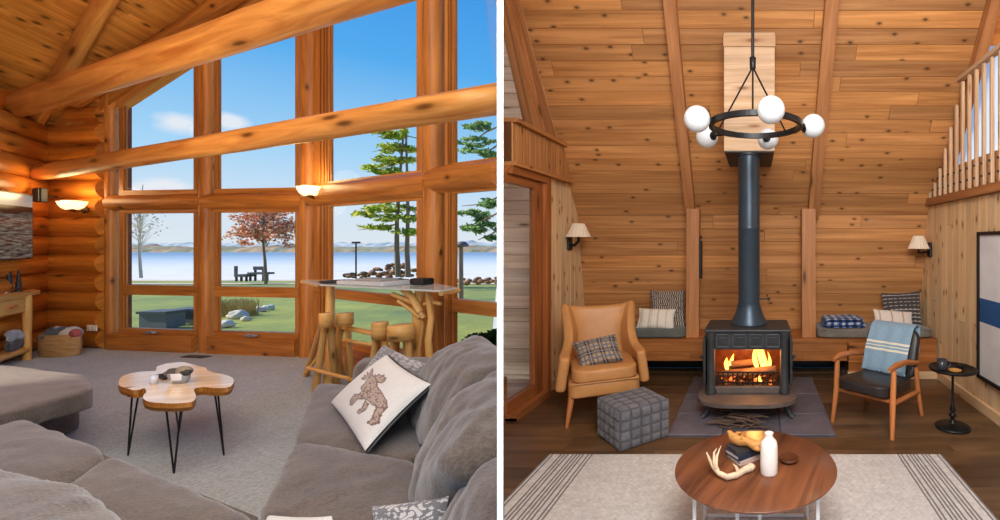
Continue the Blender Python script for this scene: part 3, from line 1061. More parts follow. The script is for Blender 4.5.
def hairpin(top1, top2, foot):
    h = MB()
    T1, T2, F = atz(*top1, ZC - .056), atz(*top2, ZC - .056), atz(*foot, 0)
    for T in (T1, T2):
        h.tube([T, lerp(T, F, .97), F + Vector((0, 0, .006))], .0046, 8)
    h.box((T1 + T2) / 2 + Vector((0, 0, .002)), ((T1 - T2).length + .03, .03, .006), math.atan2((T2 - T1).y, (T2 - T1).x))
    h.build('hairpin_leg', M['hairpin'], parent=t)
hairpin((132, 396), (138, 397), (128, 456)); hairpin((166, 407), (181, 408), (174, 474))
hairpin((174, 398), (184, 398), (179, 432)); hairpin((215, 394), (218, 393), (224, 456))
# objects on it
o = atz(179, 383, ZC)
t = thing('planter_bowl', 'patterned white ceramic bowl of smooth stones on the slab coffee table', 'bowl', o)
mb = MB()
def bc(p): return S(228, 226, 220) if mnoise.noise(p * 30) > -.1 else S(150, 148, 144)
mb.lathe([(0, 0), (.05, 0), (.066, .025), (.076, .075), (.07, .075), (.058, .03), (0, .025)], n=32, ay=.5, col=bc)
mb.build('bowl', M['any'], parent=t, local=True)
for (x, y, z, r, cc) in ((-.03, 0, .075, .04, S(84, 80, 74)), (.02, .01, .08, .045, S(150, 136, 112)), (.055, -.005, .075, .03, S(60, 58, 56)), (-.06, -.01, .07, .026, S(112, 104, 92))):
    mb = MB().ball(o + Vector((x, y, z)), r, 16, 10, cc, (1.1, .8, .75), .25)
    tag(mb.build('pebble', M['any']), ['dark brown stone in the left of the bowl', 'large tan stone heaped in the bowl', 'black stone at the right of the bowl', 'grey-brown stone at the left rim of the bowl'][[-.03, .02, .055, -.06].index(x)], 'stone', 'stones in the coffee table bowl')
o = atz(154, 384, ZC)
t = thing('glass_tumbler', 'small pale tumbler with a dark rim on the slab coffee table', 'cup', o)
MB().lathe([(.0, 0), (.017, 0), (.02, .06), (.017, .06), (.015, .01), (0, .01)], n=20, col=lambda p: S(210, 214, 220) if p.z < .04 else S(90, 94, 104)).build('tumbler', M['gloss'], parent=t, local=True)
p, q = atz(158, 376.5, ZC), atz(168, 379.5, ZC)
dd = (q - p); dd.z = 0
mb = MB().bbox((p + q) / 2 + Vector((0, 0, .010)), (dd.length, .045, .018), .005, rz=math.atan2(dd.y, dd.x))
t = thing('remote_control', 'dark remote control lying on the slab coffee table', 'remote', (p + q) / 2)
mb.build('case', M['black'], parent=t)
for k in range(3):
    MB().bbox(lerp(p, q, .3 + k * .2) + Vector((0, 0, .0205)), (.014, .014, .004), .001, rz=math.atan2(dd.y, dd.x)).build('button', M['iron'], parent=t)
# ------------------------------------------------------------------ sectional sofa and ottoman
SZ = .50
def top_to_box(px4, zt, zb, inset=0.0):
    tp = [atz(x, y, zt) for x, y in px4]
    cc = sum(tp, Vector()) / 4
    bt = [Vector((p.x + (cc.x - p.x) * inset, p.y + (cc.y - p.y) * inset, zb)) for p in tp]
    return bt + tp
def clipped(mb):
    mb.clip(CLP - CLN * .0005, CLN)
    return mb
c0 = atz(180, 500, 0)
sofa = thing('sectional_sofa', 'taupe chenille sectional sofa with plump loose back cushions along two sides', 'sofa', Vector((-2.2, 1.9, 0)))
# left wing, seen over its back
seat = MB().soft(top_to_box([(22, 415), (-110, 455), (20, 507), (111, 449)], SZ, .27), 22, .26, (.02, .02, .16), .008, 8, fold=.005, ff=2.3)
seat.build('seat_cushion', M['sofa'], parent=sofa)
seat = MB().soft(top_to_box([(111, 451), (20, 509), (200, 600), (263, 516)], SZ, .27), 22, .26, (.02, .02, .16), .008, 8, fold=.005, ff=2.3)
seat.build('seat_cushion', M['sofa'], parent=sofa)
# right wing
seat = MB().soft(top_to_box([(316, 381), (293, 440), (420, 458), (420, 388)], SZ, .30), 22, .22, (.02, .02, .12), .008, 8, fold=.005, ff=2.3)
seat.build('seat_cushion', M['sofa'], parent=sofa)
seat = MB().soft(top_to_box([(297, 438), (256, 517), (425, 545), (420, 460)], SZ, .30), 22, .22, (.02, .02, .12), .008, 8, fold=.005, ff=2.3)
seat.build('seat_cushion', M['sofa'], parent=sofa)
# frame under the cushions
base = MB()
base.hexa(top_to_box([(20, 421), (-108, 460), (195, 598), (258, 517)], .29, .05, .04)[:8])
base.hexa(top_to_box([(322, 384), (264, 517), (424, 540), (424, 388)], .29, .05, .04)[:8])
clipped(base)
base.build('sofa_base', M['sofa'], parent=sofa)
def back(px_b, zb, px_t, zt, name, wr=.022, r=.42, bulge=(.10, .14, .16), seed=0):
    b = [atz(x, y, zb) for x, y in px_b]; t_ = [atz(x, y, zt) for x, y in px_t]
    mb = MB().soft(b + t_, 36, r, bulge, wr, 6.5, fold=.013, ff=2.3)
    clipped(mb)
    return mb.build(name, M['sofa'], parent=sofa)
# bottoms far-front, near-front, near-back, far-back ; same for the tops
back([(404, 402), (414, 462), (505, 446), (478, 392)], .47, [(430, 350), (462, 386), (520, 358), (478, 330)], .88, 'back_cushion')
back([(412, 460), (406, 545), (540, 545), (510, 442)], .47, [(452, 388), (440, 462), (545, 440), (505, 362)], .86, 'back_cushion')
back([(424, 525), (420, 660), (600, 660), (540, 520)], .47, [(470, 467), (452, 590), (620, 590), (520, 434)], .84, 'back_cushion')
# left wing back cushions
tl = [(-90, 428), (140, 494), (135, 640), (-120, 560)]
tb4 = [atz(x, y, .76) for x, y in tl]
MB().soft([Vector((p.x, p.y, .40)) for p in tb4] + tb4, 36, .5, (.05, .05, .16), .014, 7, fold=.013, ff=2.3).build('back_cushion', M['sofa'], parent=sofa)
tl = [(126, 520), (260, 570), (262, 700), (126, 640)]
tb4 = [atz(x, y, .74) for x, y in tl]
MB().soft([Vector((p.x, p.y, .40)) for p in tb4] + tb4, 14, .5, (.05, .05, .16), .012, 7).build('back_cushion', M['sofa'], parent=sofa)
# far arm of the right wing
ar = [atz(x, y, .625) for x, y in ((352, 364), (436, 372), (440, 356), (357, 357))]
MB().soft([Vector((p.x, p.y, .06)) for p in ar] + ar, 10, .3, (.05, .05, .08), .006).build('arm', M['sofa'], parent=sofa)
# ottoman
ott = thing('ottoman', 'large taupe upholstered ottoman at the left edge between sofa and console', 'ottoman', atz(20, 430, 0))
MB().soft(top_to_box([(-70, 355), (-60, 430), (94, 388), (85, 374)], .48, .335), 16, .22, (.02, .02, .10), .008, 8).build('cushion', M['sofa'], parent=ott)
MB().soft(top_to_box([(-62, 362), (-55, 426), (80, 388), (74, 378)], .34, .02), 10, .08, (0, 0, 0), .002).build('ottoman_base', M['sofa'], parent=ott)

# scatter cushions on the right wing
moose = [
 [(225,165),(240,150),(262,170),(264,200),(240,222),(215,238),(195,228),(188,208),(208,192)],
 [(186,172),(182,158),(192,162),(193,146),(203,154),(208,132),(216,145),(226,118),(236,128),(242,152),(226,167),(206,176)],
 [(252,166),(252,148),(262,155),(268,143),(276,153),(290,146),(290,158),(300,160),(296,176),(284,190),(264,188)],
 [(212,214),(262,200),(282,236),(293,265),(287,295),(264,302),(236,290),(216,270),(196,264),(184,242)],
 [(188,243),(207,265),(172,268),(146,292),(128,293),(133,265),(160,243)],
 [(206,265),(222,282),(205,312),(170,330),(156,320),(184,300)],
 [(250,293),(286,292),(254,330),(238,357),(210,370),(192,362),(220,342),(236,315)]]
Lc, Tc, Rc, Bc = Vector((50, 275)), Vector((290, 70)), Vector((478, 195)), Vector((195, 475))
def moose_col(u, v):
    p3 = pl * (1 - u) * (1 - v) + pb * u * (1 - v) + pr_ * u * v + pt * (1 - u) * v + MN * .055
    q = Vector(((PX0 + FPX * p3.x / p3.y - 320) * 4.333, (PY0 + FPX * (EYE - p3.z) / p3.y - 340) * 4.333))
    for i, pg in enumerate(moose):
        if inpoly(q.x, q.y, pg):
            e = mnoise.noise(Vector((q.x * .13, q.y * .10, i))) + .12
            inn = all(inpoly(q.x + dx, q.y + dy, pg) for dx, dy in ((6, 0), (-6, 0), (0, 6), (0, -6)))
            return S(160, 140, 124) if inn and e > -.05 else S(112, 88, 76)
    return S(200, 195, 186)
pl, pb, pr_, pt = atz(331, 403, .53), atz(365, 451, .53), at(431, 384, 2.30), at(387, 355, 2.78)
MN = (pb - pl).cross(pt - pl).normalized()
t = thing('throw_pillow', 'white cushion printed with a brown moose leaning on the sofa', 'cushion', (pl + pb) / 2)
MB().pillow(pl, pb, pr_, pt, .075, 84, moose_col, back=S(80, 78, 76)).build('pillow_cover', M['pattern'], parent=t)
NN = (pb - pl).cross(pt - pl).normalized()
def edgepts(a, b, m=.05):
    out = []
    cc = (pl + pb + pr_ + pt) / 4
    for i in range(9):
        k = i / 8
        q = lerp(a, b, k)
        w = 4 * k * (1 - k)
        inn = (cc - (a + b) / 2)
        out.append(q + inn * (.07 * w) - NN * .014)
    return out
pp = MB()
for a, b in ((pl, pb), (pb, pr_), (pr_, pt), (pt, pl)):
    pp.tube(edgepts(a, b), .006, 6)
pp.build('piping', M['iron'], parent=t)
def damask(u, v):
    w = math.sin(u * 30 + 2.2 * math.sin(v * 21)) * math.sin(v * 27 + 2.0 * math.sin(u * 23))
    return S(160, 155, 150) if w > .12 else S(116, 112, 110)
a, b_, c_, d_ = at(362, 372, 2.95), at(432, 398, 2.55), at(431, 366, 2.6), at(384, 345, 3.0)
t = thing('throw_pillow', 'grey scroll-patterned cushion propped behind the moose cushion', 'cushion', (a + b_) / 2)
MB().pillow(a, b_, c_, d_, .06, 50, damask).build('pillow_cover', M['pattern'], parent=t)
a, b_, c_, d_ = at(385, 560, 1.34), at(442, 570, 1.28), at(449, 496, 1.40), at(372, 506, 1.46)
t = thing('throw_pillow', 'grey and white scroll-patterned cushion at the bottom edge of the sofa', 'cushion', Vector((a.x, a.y, .5)))
MB().pillow(a, b_, c_, d_, .055, 50, lambda u, v: S(178, 174, 168) if damask(u * 1.1, v * 1.1)[0] > .25 else S(104, 102, 102), back=S(90, 88, 88)).build('pillow_cover', M['pattern'], parent=t)
a, b_, c_, d_ = at(262, 560, 1.42), at(345, 575, 1.36), at(332, 516, 1.44), at(268, 515, 1.50)
t = thing('throw_pillow', 'plain white cushion just showing at the bottom edge of the sofa', 'cushion', Vector((a.x, a.y, .5)))
MB().pillow(a, b_, c_, d_, .05, 24).build('pillow_cover', M['whitefab'], parent=t)

# ------------------------------------------------------------------ bar table and log stools
ZB = 1.10
q4 = [atz(x, y, ZB) for x, y in ((304, 280.2), (320, 284.2), (440, 290.3), (457, 287.3), (428, 281.6))]
t = thing('bar_table', 'log bar table with a glass top and twisted branch legs by the windows', 'table', Vector((-3.7, 4.1, 0)))
MB().prism([(p.x, p.y) for p in q4][::-1], ZB - .015, ZB).build('glass_top', M['tabletopglass'], parent=t)
rl = MB()
e0 = [atz(x, y, ZB - .035) for x, y in ((302, 282.0), (320, 286.2), (380, 289.6), (441, 293.2), (458, 290.2))]
MB().tube([e0[0], e0[1]], .018, 8, wob=.2).build('log_rim', M['peeled'], parent=t); MB().tube([e0[3], e0[4]], .024, 8, wob=.2, col=(1.15, 1.15, 1.15)).build('log_rim', M['peeled'], parent=t)
rl.tube([atz(303, 282, ZB - .035), atz(365, 282.5, ZB - .035), atz(428, 283.2, ZB - .035)], .025, 8, wob=.2)
rl.build('log_rim', M['peeled'], parent=t)
def limb(pts, rr, part='leg', n=10):
    mb = MB().tube(pts, rr, n, wob=.25)
    return mb.build(part, M['peeled'], parent=t)
fy = 4.5
limb([at(331, 285, fy), at(330, 310, fy), at(332, 340, fy), at(326, 402, fy)], [.034, .037, .038, .042])
limb([at(421, 288, 4.0), at(417, 305, 4.0), at(419, 325, 4.0), at(416, 350, 4.0), at(420, 404, 4.0)], [.04, .036, .044, .04, .046])
limb([at(427, 290, 3.92), at(431, 318, 3.92), at(428, 340, 3.92), at(434, 404, 3.92)], [.02, .024, .028, .03])
for pts, rr in (([(402, 288.5), (412, 297), (420, 312)], .028), ([(392, 294), (404, 299), (414, 303), (424, 318)], .02), ([(424, 304), (432, 302), (441, 304)], .016), ([(420, 318), (408, 308), (398, 301)], .016), ([(428, 330), (432, 312), (430, 296)], .018)):
    limb([at(x, y, 3.95) for x, y in pts], rr, 'branch', 8)
limb([at(338, 326, fy), at(416, 342, 4.0)], .024, 'stretcher')
limb([at(332, 338, fy + .1), at(416, 352, 4.05)], .018, 'stretcher')
# things lying on it
o = atz(338, 282.6, ZB)
mb = MB().lathe([(0, .002), (.12, .004), (.14, .02), (.13, .02), (.11, .01), (0, .01)], n=24)
mb.v = [q + o for q in mb.v]; tag(mb.build('serving_tray', M['black']), 'flat dark tray at the left end of the bar table', 'tray')
o = atz(375, 284.2, ZB)
mb = MB().bbox(o + Vector((0, 0, .018)), (.62, .26, .035), .006, rz=-.32, col=S(188, 190, 190))
tag(mb.build('flat_board', M['any']), 'pale flat board lying in the middle of the bar table', 'board')
mb = MB().bbox(o + Vector((.02, 0, .045)), (.34, .16, .02), .005, rz=-.32, col=S(150, 150, 146))
tag(mb.build('shallow_box', M['any']), 'grey shallow box lying on the pale flat board', 'box')
o = atz(422, 284.6, ZB)
mb = MB().bbox(o + Vector((0, 0, .03)), (.16, .12, .06), .015, rz=-.3)
tag(mb.build('small_case', M['black']), 'small black case at the right end of the bar table', 'case')
# stools
def stool(label, seat_px, seat_y, h_px, half, Y, feet, group=None, cross=True, lean=0):
    s0 = at(seat_px, seat_y, Y)
    t = thing('log_stool', label, 'stool', Vector((s0.x, s0.y, 0)))
    hh = h_px / FPX * Y
    r = half
    MB().lathe([(0, s0.z - hh), (r * .96, s0.z - hh), (r * 1.0, s0.z - hh * .5), (r * .98, s0.z - .008), (r * .93, s0.z), (0, s0.z)], Vector((s0.x, s0.y, 0)), 20).build('seat', M['peeled'], parent=t)
    for (tx, fx, fyy) in feet:
        f = atz(fx, fyy, 0)
        tp = at(tx, seat_y + h_px * .8, Y + (f.y - Y) * .3)
        MB().tube([tp, lerp(tp, f, .5), f], [.024, .027, .029], 10, wob=.2).build('leg', M['peeled'], parent=t)
    return t
t1 = stool('tall block-seated log stool with splayed legs at the left end of the bar table', 326, 313, 14, .052, 4.15, [(325, 315, 392), (330, 335, 388), (322, 306, 376), (330, 342, 376)])
bx = MB().tube([at(308, 368, 4.4), at(330, 374, 4.25), at(350, 379, 4.1)], .018, 8, wob=.2); bx.build('stretcher', M['peeled'], parent=t1)
bx = MB().tube([at(305, 374, 4.6), at(322, 352, 4.6), at(330, 346, 4.6)], .016, 8, wob=.2); bx.build('stretcher', M['peeled'], parent=t1)
t2 = stool('log stool with a grey-topped seat just right of the block-seat stool', 345, 313, 12, .066, 4.3, [(340, 337, 384), (347, 352, 382), (343, 330, 374), (349, 348, 372)])
t3 = stool('log stool under the bar table with the narrower round seat', 380, 322, 17, .060, 3.95, [(376, 368, 405), (384, 392, 407), (378, 372, 396), (383, 388, 398)])
t4 = stool('log stool under the bar table with the widest drum seat', 401, 325, 15, .095, 3.8, [(394, 386, 410), (408, 412, 414), (397, 392, 400), (406, 408, 402)])

# ------------------------------------------------------------------ outdoors: lawn, lake, far shore, trees
GX = lambda p: S(112, 150, 52)
def gz(y): 
    return -.32 if y < 9 else (-.32 - .85 * min(1, (y - 9) / 18.0))
lw = MB()
def lawncol(u, v):
    n = mnoise.noise(Vector((u * 60, v * 25, 2))) * .5 + mnoise.noise(Vector((u * 14, v * 9, 7))) * .7
    k = max(0, min(1, .55 + n * .8))
    return tuple(lerp(Vector(S(60, 92, 6)), Vector(S(146, 150, 26)), k))
def lawnp(u, v):
    y = 4.0 + 26 * v
    return Vector((-2.4 - .57 * (y - 4.0) - u * 62 + .0, y, gz(y)))
lw.sheet(lambda u, v: lawnp(1 - u, v), 110, 70, lawncol)
struct('ground', lw, fabric('grass', (1, 1, 1), 30, .35, .8, 1, 3, .12))
# stone border strip of the house path at far left
mb = MB().hexa([Vector((x, y, z)) for z in (-.32, -.29) for x, y in ((-11.6, 8.0), (-9.6, 8.0), (-9.7, 8.7), (-11.9, 8.7))])
struct('patio', mb, M['stone'])
# beach strip and lake
def beachp(u, v):
    y = 27.5 + 4.5 * v
    return Vector((-15 - u * 70, y, -1.14 - .12 * v))
mb = MB().sheet(lambda u, v: beachp(1 - u, v), 40, 6, lambda u, v: S(196, 176, 150))
struct('shore', mb, fabric('sand', (1, 1, 1), 12, .2, .5))
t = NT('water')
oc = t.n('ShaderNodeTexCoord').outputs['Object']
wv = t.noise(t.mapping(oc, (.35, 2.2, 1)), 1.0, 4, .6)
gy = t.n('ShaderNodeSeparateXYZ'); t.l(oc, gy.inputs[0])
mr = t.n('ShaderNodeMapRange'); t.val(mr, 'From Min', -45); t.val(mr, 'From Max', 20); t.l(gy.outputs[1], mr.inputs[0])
cc = t.ramp(mr.outputs[0], [(0, S(216, 212, 204)), (.3, S(206, 208, 206)), (.62, S(164, 182, 196)), (1, S(124, 152, 176))])  # near-to-far gradient paints the sky's reflection into the water
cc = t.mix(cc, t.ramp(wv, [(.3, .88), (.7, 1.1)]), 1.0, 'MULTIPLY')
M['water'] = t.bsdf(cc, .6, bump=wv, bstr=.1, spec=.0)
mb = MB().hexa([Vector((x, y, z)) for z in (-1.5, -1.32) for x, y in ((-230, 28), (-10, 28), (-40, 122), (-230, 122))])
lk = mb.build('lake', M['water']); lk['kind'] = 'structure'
# far shore: low wooded banks
def shore(name, x0, x1, y, h, cols, seed, label):
    r = random.Random(seed); mb = MB()
    n = 150
    prof = []
    for i in range(n + 1):
        x = x0 + (x1 - x0) * i / n
        hh = h * (.55 + .5 * abs(mnoise.noise(Vector((x * .06, seed, 0)))) + .25 * mnoise.noise(Vector((x * .5, seed, 4))) + .12 * r.random())
        prof.append((x, hh))
    mb.sheet(lambda u, v: Vector((prof[int(round(u * n))][0], y + v * 6, -1.4 + prof[int(round(u * n))][1] * math.sin(v * PI / 2 * 1.0) ** .6)), n, 5, lambda u, v: tuple(k * (.8 + .4 * mnoise.noise_vector(Vector((u * 300, v * 5, seed))).x) for k in cols[int((mnoise.noise(Vector((u * 40, seed, 1))) * .5 + .5) * len(cols)) % len(cols)]), False)
    o = mb.build(name, M['leaf']); o['kind'] = 'structure'
    return o
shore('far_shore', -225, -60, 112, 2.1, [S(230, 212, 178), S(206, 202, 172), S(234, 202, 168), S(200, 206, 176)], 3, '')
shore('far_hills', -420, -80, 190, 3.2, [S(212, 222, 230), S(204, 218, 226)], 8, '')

def tree(name, label, base_px, Y, trunk, foliage, leafcols, n, size, cat='tree', bark='bark', group=None, dY=1.2, branches=(), r0=.12, asp=1.5, clump=0):
    b = at(*base_px, Y); 
    t = thing(name, label, cat, Vector((b.x, b.y, b.z)), 0, group)
    tk = MB()
    for tr in trunk:
        pts = [at(x, y, Y) for x, y in tr]
        m = len(pts)
        tk.tube(pts, [r0 * (1 - .75 * i / (m - 1)) for i in range(m)], 8, wob=.15)
    tk.build('trunk', M[bark], parent=t)
    if branches:
        br = MB()
        for pts in branches:
            q = [at(x, y, Y + RND.uniform(-.4, .4)) for x, y in pts]
            br.tube(q, [r0 * .3 * (1 - .7 * i / (len(q) - 1)) for i in range(len(q))], 5)
        br.build('branches', M[bark], parent=t)
    fo = MB()
    for i, (x, y, rx, ry, w) in enumerate(foliage):
        c = at(x, y, Y)
        fo.leaves(c, (rx / FPX * Y, dY, ry / FPX * Y), int(n * w), size, leafcols, 100 + i * 7 + int(x), .15, asp, clump)
    if foliage:
        fo.build('foliage', M['leaf'], parent=t)
    return t
rr = random.Random(5)
# red oak at the water's edge
brs = []
for k in range(34):
    x0, y0 = 264 + rr.uniform(-3, 3), rr.uniform(218, 247)
    a = rr.uniform(-1, 1)
    brs.append([(x0, y0), (x0 + a * 16, y0 - 6 - rr.random() * 4), (x0 + a * 32, y0 - 10 + abs(a) * 10 - rr.random() * 10)])
tree('oak_tree', 'red-brown autumn oak with a wide crown on the lake shore', (265, 283), 26.5, [[(266, 284), (265, 262), (263, 240), (264, 222), (263, 205)]],
     [(265, 224, 30, 18, 1), (247, 238, 13, 10, .3), (285, 232, 13, 16, .4), (264, 212, 28, 10, .5)], [S(232, 172, 142), S(206, 138, 110), S(240, 196, 166), S(184, 122, 96)], 1150, .06, branches=brs, r0=.085, clump=26)
# bare tree
brs = []
for k in range(40):
    x0, y0 = 140 + rr.uniform(-1, 1), rr.uniform(206, 250)
    a = rr.uniform(-1, 1)
    brs.append([(x0, y0), (x0 + a * 9, y0 - 7), (x0 + a * 19, y0 - 14 + rr.uniform(-4, 6))])
tree('bare_tree', 'leafless pale-barked tree on the lawn by the lake', (140, 277), 30, [[(141, 278), (139, 250), (140, 226), (141, 200), (143, 185)]],
     [(138, 222, 22, 18, 1)], [S(176, 160, 130), S(160, 146, 120)], 160, .05, bark='palebark', branches=brs, r0=.085)
# pines
def pinecrown(spec): return [(x, y, rx, ry, w) for x, y, rx, ry, w in spec]
pc = [S(150, 176, 60), S(178, 196, 76), S(206, 208, 96), S(116, 150, 62), S(216, 206, 104)]
tree('pine_tree', 'tall double-trunked pine with layered sunlit branches by the lake', (402, 276), 24, [[(398, 277), (397, 250), (397, 220), (399, 190), (402, 150), (405, 118)], [(408, 277), (407, 250), (408, 215), (407, 170), (405, 100)]],
     [(398, 134, 24, 6, .5), (404, 112, 10, 9, .25), (390, 148, 26, 6, .7), (398, 160, 27, 6, .7), (380, 170, 20, 5, .45), (402, 176, 22, 6, .5), (378, 182, 18, 4, .3), (400, 196, 24, 6, .4), (388, 208, 28, 5, .6), (372, 214, 18, 4, .35), (400, 219, 24, 5, .5), (376, 228, 20, 3.5, .4), (410, 232, 12, 5, .3)],
     pc, 520, .06, branches=[[(398, 212), (380, 212), (360, 216)], [(398, 224), (376, 228), (358, 230)], [(407, 205), (416, 214), (421, 222)], [(402, 160), (384, 168), (366, 172)], [(404, 145), (390, 148), (372, 152)], [(404, 135), (416, 138), (428, 144)]], r0=.13, asp=3.0, dY=.8, clump=14)
tree('pine_tree', 'pine reaching in from the right with drooping blue-green branches', (512, 282), 22, [[(516, 283), (514, 200), (512, 100)]],
     [(482, 128, 16, 5, .45), (478, 142, 20, 6, .5), (488, 155, 14, 5, .4), (466, 150, 9, 3, .15), (484, 203, 18, 7, .6), (476, 214, 18, 6, .6), (486, 226, 14, 8, .6), (470, 228, 10, 4, .25), (490, 238, 8, 3, .2)],
     [S(120, 156, 96), S(150, 180, 116), S(96, 134, 92), S(172, 192, 126)], 480, .06, branches=[[(512, 120), (486, 132), (464, 148)], [(512, 136), (490, 150), (470, 153)], [(512, 190), (484, 204), (462, 206)], [(512, 206), (484, 220), (464, 228)], [(512, 220), (492, 234), (478, 240)]], r0=.2, asp=2.6, dY=.7, clump=12)

# dock bench group at the waterline
def pxbox(mb, x0, x1, y0, y1, Y, d=.3):
    a, b = at(x0, y1, Y), at(x1, y0, Y)
    mb.hexa([a, Vector((b.x, Y, a.z)), Vector((b.x, Y + d, a.z)), Vector((a.x, Y + d, a.z)), Vector((a.x, Y, b.z)), Vector((b.x, Y, b.z)), Vector((b.x, Y + d, b.z)), Vector((a.x, Y + d, b.z))])
b = at(258, 281, 27.6)
t = thing('dock_bench', 'grey bench standing on the dock in front of the oak', 'bench', b)
mb = MB(); pxbox(mb, 247, 266, 272.5, 274.5, 27.6, .5); mb.build('seat', M['slate'], parent=t)
mb = MB(); pxbox(mb, 253, 263, 266.5, 270, 28.0, .08); mb.build('backrest', M['slate'], parent=t)
for x in (249, 254, 262, 266):
    mb = MB(); pxbox(mb, x, x + .9, 270 if x in (254, 262) else 274, 281, 27.7, .1); mb.build('leg', M['iron'], parent=t)
b = at(240, 281, 27.4)
t = thing('dock_chair', 'grey chair at the left end of the dock', 'chair', b)
mb = MB(); pxbox(mb, 234, 246, 274.5, 277, 27.4, .5); mb.build('seat', M['slate'], parent=t)
mb = MB(); pxbox(mb, 234, 236, 266, 275, 27.8, .1); mb.build('backrest', M['slate'], parent=t)
for x in (235, 240, 245):
    mb = MB(); pxbox(mb, x, x + 1, 276.5, 281.5, 27.5, .1); mb.build('leg', M['iron'], parent=t)

# storage boxes outside the left window
for x0, x1, y0, y1, Y, lb in ((139, 166, 311.5, 327, 9.35, 'front dark grey deck box on the lawn outside the left window'), (171, 196, 309, 323, 9.9, 'dark grey deck box behind and right of the front one on the lawn')):
    a, b = at(x0, y1, Y), at(x1, y0, Y)
    t = thing('deck_box', lb, 'box', Vector(((a.x + b.x) / 2, Y + .3, -.32)))
    z0, z1 = -.32, b.z
    def bb(xa, xb, ya, yb, za, zb): return [Vector((x, y, z)) for z in (za, zb) for x, y in ((xa, ya), (xb, ya), (xb, yb), (xa, yb))]
    MB().hexa(bb(a.x, b.x, Y, Y + .32, z0, z1 - .05), S(92, 96, 104)).build('box_body', M['any'], parent=t)
    MB().hexa(bb(a.x - .03, b.x + .03, Y - .03, Y + .35, z1 - .05, z1), S(70, 76, 86)).build('lid', M['any'], parent=t)
# garden stones and ornamental grass outside the second window
rr = random.Random(11)
stones = [(226, 324, 9), (238, 317, 11), (251, 313, 8), (260, 310, 7), (268, 308, 7), (229, 314, 6), (246, 319, 6)]
nm = ['pale boulder at the left foot of the window', 'largest pale boulder in the garden border', 'pale boulder right of the largest one', 'small flat boulder in the border', 'rightmost boulder of the garden border', 'greyish boulder beside the tan grass', 'low boulder below the largest one']
for (x, y, w), lb in zip(stones, nm):
    Y = 8.9 + (327 - y) * .22
    c = at(x, y, Y); r = w / FPX * Y * .75
    mb = MB().ball(Vector((c.x, c.y, max(c.z, gz(Y) + r * .45))), r, 18, 12, tuple(k * rr.uniform(.85, 1.05) for k in (1, 1, 1)), (1.0, .7, .62), .35)
    tag(mb.build('boulder', M['stone']), lb, 'rock', 'boulders of the garden border')
Y = 11.6
mb = MB()
b0 = at(235, 312, Y)
for k in range(900):
    x = b0.x + rr.uniform(-.38, .38); y = Y + rr.uniform(-.25, .25)
    h = rr.uniform(.25, .46); lx, ly = rr.uniform(-.14, .14), rr.uniform(-.1, .1)
    cc = rr.choice([S(206, 182, 120), S(186, 160, 98), S(222, 204, 150), S(170, 150, 90)])
    mb.raw([(x - .006, y, gz(Y)), (x + .006, y, gz(Y)), (x + lx + .005, y + ly, gz(Y) + h), (x + lx - .005, y + ly, gz(Y) + h)], [(0, 1, 2, 3)], [[(0, 0)] * 4], cc)
tag(mb.build('ornamental_grass', M['leaf']), 'tuft of dry tan ornamental grass behind the boulders', 'grass', kind='stuff')
# rip-rap heap on the shore
_mc = at(395, 278, 26.4)
mb = MB().ball(Vector((_mc.x, _mc.y, gz(26.4) - .1)), 1, 24, 12, (.6, .6, .6), (1.55, .5, .62), .25)
o_ = mb.build('rock_support', M['rip']); o_['kind'] = 'structure'  # added as a support under the rocks, which floated
_placed = []
for i in range(160):
    u = rr.random(); x = 345 + 78 * u
    hgt = 11 * math.exp(-((x - 396) / 26.0) ** 2) + 2.5
    y = 277.5 - rr.random() * hgt
    Y = 26.0 + rr.uniform(-.3, .8)
    c = at(x, y, Y); k = rr.uniform(.7, 1.25); r_ = rr.uniform(.10, .2)
    if any((c - q).length < (r_ + w) * .98 for q, w in _placed): continue
    _placed.append((c, r_))
    mb = MB().ball(c, r_, 8, 6, (k, k * rr.uniform(.9, 1), k * .95), (1.1, .8, .75), .4)
    tag(mb.build('shore_rock', M['rip']), 'brown rock in the heap at the waterline below the pine', 'rock', 'rocks heaped on the shore')
for i in range(70):
    x = 456 + 46 * rr.random()
    y = 283 - rr.random() * 5
    c = at(x, y, 22.5 + rr.uniform(-.3, .6)); k = rr.uniform(.6, 1.1); r_ = rr.uniform(.09, .18)
    if any((c - q).length < (r_ + w) * .98 for q, w in _placed): continue
    _placed.append((c, r_))
    mb = MB().ball(c, r_, 8, 6, (k, k * .96, k * .92), (1.1, .8, .7), .4)
    tag(mb.build('shore_rock', M['rip']), 'rock in the low line of stones beyond the rightmost window', 'rock', 'rocks along the shore at right')
# lamp post, feeder
t = thing('lamp_post', 'thin dark lamp post on the shore left of the pine', 'lamp post', at(356, 279, 24))
MB().tube([at(356, 279, 24), at(356, 243, 24)], .035, 8).build('pole', M['black'], parent=t)
MB().bbox(at(356, 242.5, 24), (.34, .2, .10), .03).build('lamp_head', M['black'], parent=t)
t = thing('bird_feeder', 'grey dome-topped bird feeder post outside the rightmost window', 'bird feeder', at(461, 286, 14))
MB().tube([Vector((at(461, 288, 14).x, 14, gz(14) - .02)), at(461, 262, 14), at(461, 243, 14)], [.07, .06, .06], 10).build('pole', M['bark'], parent=t)
MB().lathe([(.0, .15), (.10, .13), (.17, .06), (.18, 0), (.15, -.03), (0, -.03)], at(462, 246, 14), 20).build('dome', M['slate'], parent=t)
